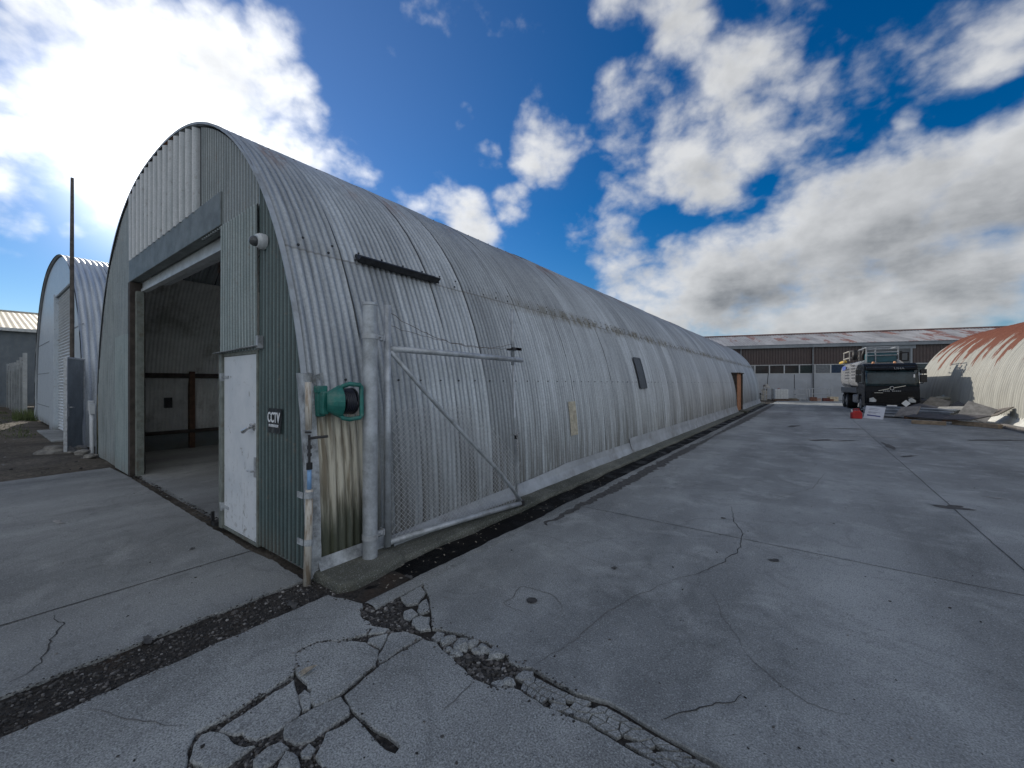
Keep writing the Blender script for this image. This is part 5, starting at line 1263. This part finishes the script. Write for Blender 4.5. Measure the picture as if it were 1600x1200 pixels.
# ================================================================== sky, sun, camera
world = bpy.data.worlds.new('World'); scene.world = world; world.use_nodes = True
nt = world.node_tree; nt.nodes.clear(); t = NT(nt)
out = t.n('ShaderNodeOutputWorld'); bg = t.n('ShaderNodeBackground'); nt.links.new(bg.outputs[0], out.inputs[0])
d = t.vmath('NORMALIZE', t.n('ShaderNodeTexCoord').outputs['Generated'])
sx, sy, sz = t.xyz(d)
sky = t.n('ShaderNodeTexSky', {'Vector': t.vmath('NORMALIZE', t.comb(sx, sy, t.math('MAXIMUM', sz, .075)))}, sky_type='NISHITA', sun_disc=False, sun_elevation=math.asin(SUN.z), sun_rotation=math.atan2(SUN.x, SUN.y), altitude=0.0, air_density=1.0, dust_density=.04, ozone_density=4.0)
SKYK = .10   # Background strength; cloud light is divided by it
skyc = t.n('ShaderNodeHueSaturation', {'Hue': .507, 'Saturation': 1.38, 'Value': .62, 'Color': sky.outputs[0]}).outputs[0]
def rad(u, v, r):
    rho2 = ((u-800)/FPX)**2+((v-601)/FPX)**2; return r/FPX/(1+rho2)**.75
# (photo u, v, radius px, strength): where the cloud banks stand, as directions in the sky
BL = [(60,40,230,.62),(260,90,230,.62),(380,60,130,.50),(430,170,120,.50),(500,240,90,.48),(560,262,50,.40),(330,200,150,.55),(180,230,160,.5),(60,180,180,.5),(460,95,40,.36),(490,170,45,.40),(-200,120,300,.6),(-150,-250,400,.5),(200,-200,260,.5),
      (70,290,50,.36),(140,305,40,.30),(30,345,50,.30),(170,340,30,.26),(110,365,25,.22),
      (855,225,75,.48),(935,205,65,.44),(985,155,85,.52),(1000,225,95,.54),(1110,290,80,.54),(1040,270,75,.48),(1090,205,100,.40),(1160,120,120,.42),(1060,30,95,.48),(960,20,60,.40),(1200,70,110,.31),(1330,120,110,.28),(1480,90,110,.29),(1590,50,90,.28),(830,150,38,.36),
      (735,350,52,.44),(800,322,38,.40),(725,182,28,.38),(760,242,34,.36),(1420,180,28,.26),
      (1480,330,150,.62),(1360,345,120,.58),(1250,375,110,.58),(1150,390,90,.54),(1080,430,95,.56),(1000,460,90,.56),(1130,470,150,.68),(1300,445,165,.80),(1450,430,175,.80),(1580,370,165,.70),(1590,240,80,.42),(960,405,45,.44),(1030,500,80,.46),(1580,480,110,.44),(1420,510,90,.42),(1250,505,110,.60),(1120,515,90,.55),(1380,520,110,.55),(1560,525,120,.5),(1700,380,260,.5),(1900,150,260,.4),(720,-120,200,.3),(1300,-200,300,.38)]
bias = None
for (u, v, r, s_) in BL:
    c = skydir(u, v); a = rad(u, v, r*1.25)
    m_ = t.mr(t.vmath('DOT_PRODUCT', d, tuple(c)), math.cos(a), 1.0, 0.0, s_)
    bias = m_ if bias is None else t.math('SMOOTH_MAX', bias, m_, .06)
# unseen random cloud cover added behind the camera for brighter fill light
fwd = t.vmath('DOT_PRODUCT', d, (FW[0], FW[1], 0.0))
bias = t.math('ADD', bias, t.mr(fwd, .25, -.2, 0, .50))
PUFF = .9
def dens(vec, puff):
    p = t.mapping(vec, (1, 1, 1.35))
    vr = None if not puff else t.n('ShaderNodeTexVoronoi', {'Vector': t.vmath('ADD', p, t.mul(t.n('ShaderNodeTexNoise', {'Vector': p, 'Scale': 9.0, 'Detail': 4.0}).outputs['Color'], .10)), 'Scale': 8.5, 'Detail': 2.0, 'Roughness': .55, 'Lacunarity': 2.4}, feature='F1', normalize=True).outputs['Distance']
    a = t.noise(p, 5.0, 10, .55, .0); b = t.noise(p, 2.2, 3, .5)
    base = t.math('ADD', t.math('MULTIPLY', t.math('SUBTRACT', a, .5), 1.7), t.math('MULTIPLY', t.math('SUBTRACT', b, .5), .5))
    return base if not puff else (t.math('ADD', t.math('MULTIPLY', t.math('SUBTRACT', .40, vr), PUFF), base), base)
n0, f0 = dens(d, True)
L = Vector((SUN.x*.55, SUN.y*.55, .75)).normalized()
d2 = t.vmath('NORMALIZE', t.vmath('ADD', d, tuple(L*.05)))
n1 = dens(d2, False)
T0 = .33
D0 = t.math('SUBTRACT', t.math('ADD', n0, bias), T0)
cov = t.mr(D0, -.06, .46)
# thickness toward the light: denser neighbours and deeper cloud are greyer
thick = t.mr(D0, .18, .62, 0, 1)
slope = t.math('SUBTRACT', n1, f0)
belly = None                       # the thick undersides of the big bank
for (u, v, r, s_) in ((1420,440,120,.62),(1270,465,90,.5),(1560,455,130,.68),(1150,470,80,.6),(1560,350,110,.5),(1000,60,60,.3),(330,190,110,.55),(90,110,90,.5),(160,290,70,.45),(1250,520,90,.5)):
    m_ = t.mr(t.vmath('DOT_PRODUCT', d, tuple(skydir(u, v))), math.cos(rad(u, v, r*1.3)), 1.0, 0.0, s_)
    belly = m_ if belly is None else t.math('SMOOTH_MAX', belly, m_, .1)
belly = t.math('MULTIPLY', t.math('MULTIPLY', belly, t.mr(t.noise(t.mapping(d, (1,1,2.6)), 4.0, 9, .6), .28, .66, 1.0, .30)), t.mr(D0, .05, .35))
shade = t.math('ADD', belly, t.math('ADD', t.math('MULTIPLY', thick, .34), t.math('MULTIPLY', slope, 1.1)), clamp=True)
sdot = t.vmath('DOT_PRODUCT', d, tuple(SUN))
near = t.math('POWER', t.math('MAXIMUM', sdot, 0.0), 7.0)
lit = t.math('ADD', t.math('ADD', .50/SKYK, t.math('MULTIPLY', t.math('MAXIMUM', t.math('MULTIPLY', sdot, -1.0), 0.0), .40/SKYK)), t.math('MULTIPLY', near, .36/SKYK))
dark = t.math('ADD', .16/SKYK, t.math('MULTIPLY', near, .16/SKYK))
cl = t.mix(shade, t.mul((.97, .985, 1.0), lit), t.mul((.90, .96, 1.03), dark))
upz = t.mr(t.xyz(d)[2], -.02, .06)
col = t.mix(t.math('MULTIPLY', t.math('MULTIPLY', cov, upz), .96), skyc, cl)
# bright aureole of the hidden sun in thin cloud
glow = t.math('ADD', t.math('MULTIPLY', t.math('POWER', t.math('MAXIMUM', sdot, 0.0), 160.0), 1.8), t.math('MULTIPLY', t.math('POWER', t.math('MAXIMUM', sdot, 0.0), 5.0), .07))
col = t.vmath('ADD', col, t.mul((1.0/SKYK, .98/SKYK, .94/SKYK), glow))
nt.links.new(col, bg.inputs[0]); bg.inputs[1].default_value = SKYK
try:
    world.cycles.sampling_method = 'MANUAL'; world.cycles.sample_map_resolution = 1024
except Exception: pass

sl = bpy.data.lights.new('Sun', 'SUN'); sl.energy = 2.6; sl.angle = R(.5); sl.color = (1.0, .93, .82)
so = bpy.data.objects.new('sun', sl); COL.objects.link(so); so.rotation_euler = (-SUN).to_track_quat('-Z', 'Y').to_euler(); so.location = (-40, 10, 30)

cam = bpy.data.cameras.new('camera'); cam.sensor_width = 36; cam.lens = FPX/1600*36; cam.clip_start = .05; cam.clip_end = 3000
cam.shift_y = -1/1600
co = bpy.data.objects.new('camera', cam); COL.objects.link(co); co.location = (0, 0, EYE); co.rotation_euler = (R(90), 0, YAW)
scene.camera = co
vs_ = scene.view_settings; vs_.view_transform = 'Standard'; vs_.look = 'None'; vs_.exposure = 0.58; vs_.gamma = 1.0
scene.render.engine = 'CYCLES'; scene.cycles.max_bounces = 6; scene.cycles.diffuse_bounces = 4; scene.cycles.glossy_bounces = 3; scene.cycles.use_denoising = True
scene.cycles.sample_clamp_indirect = 6.0
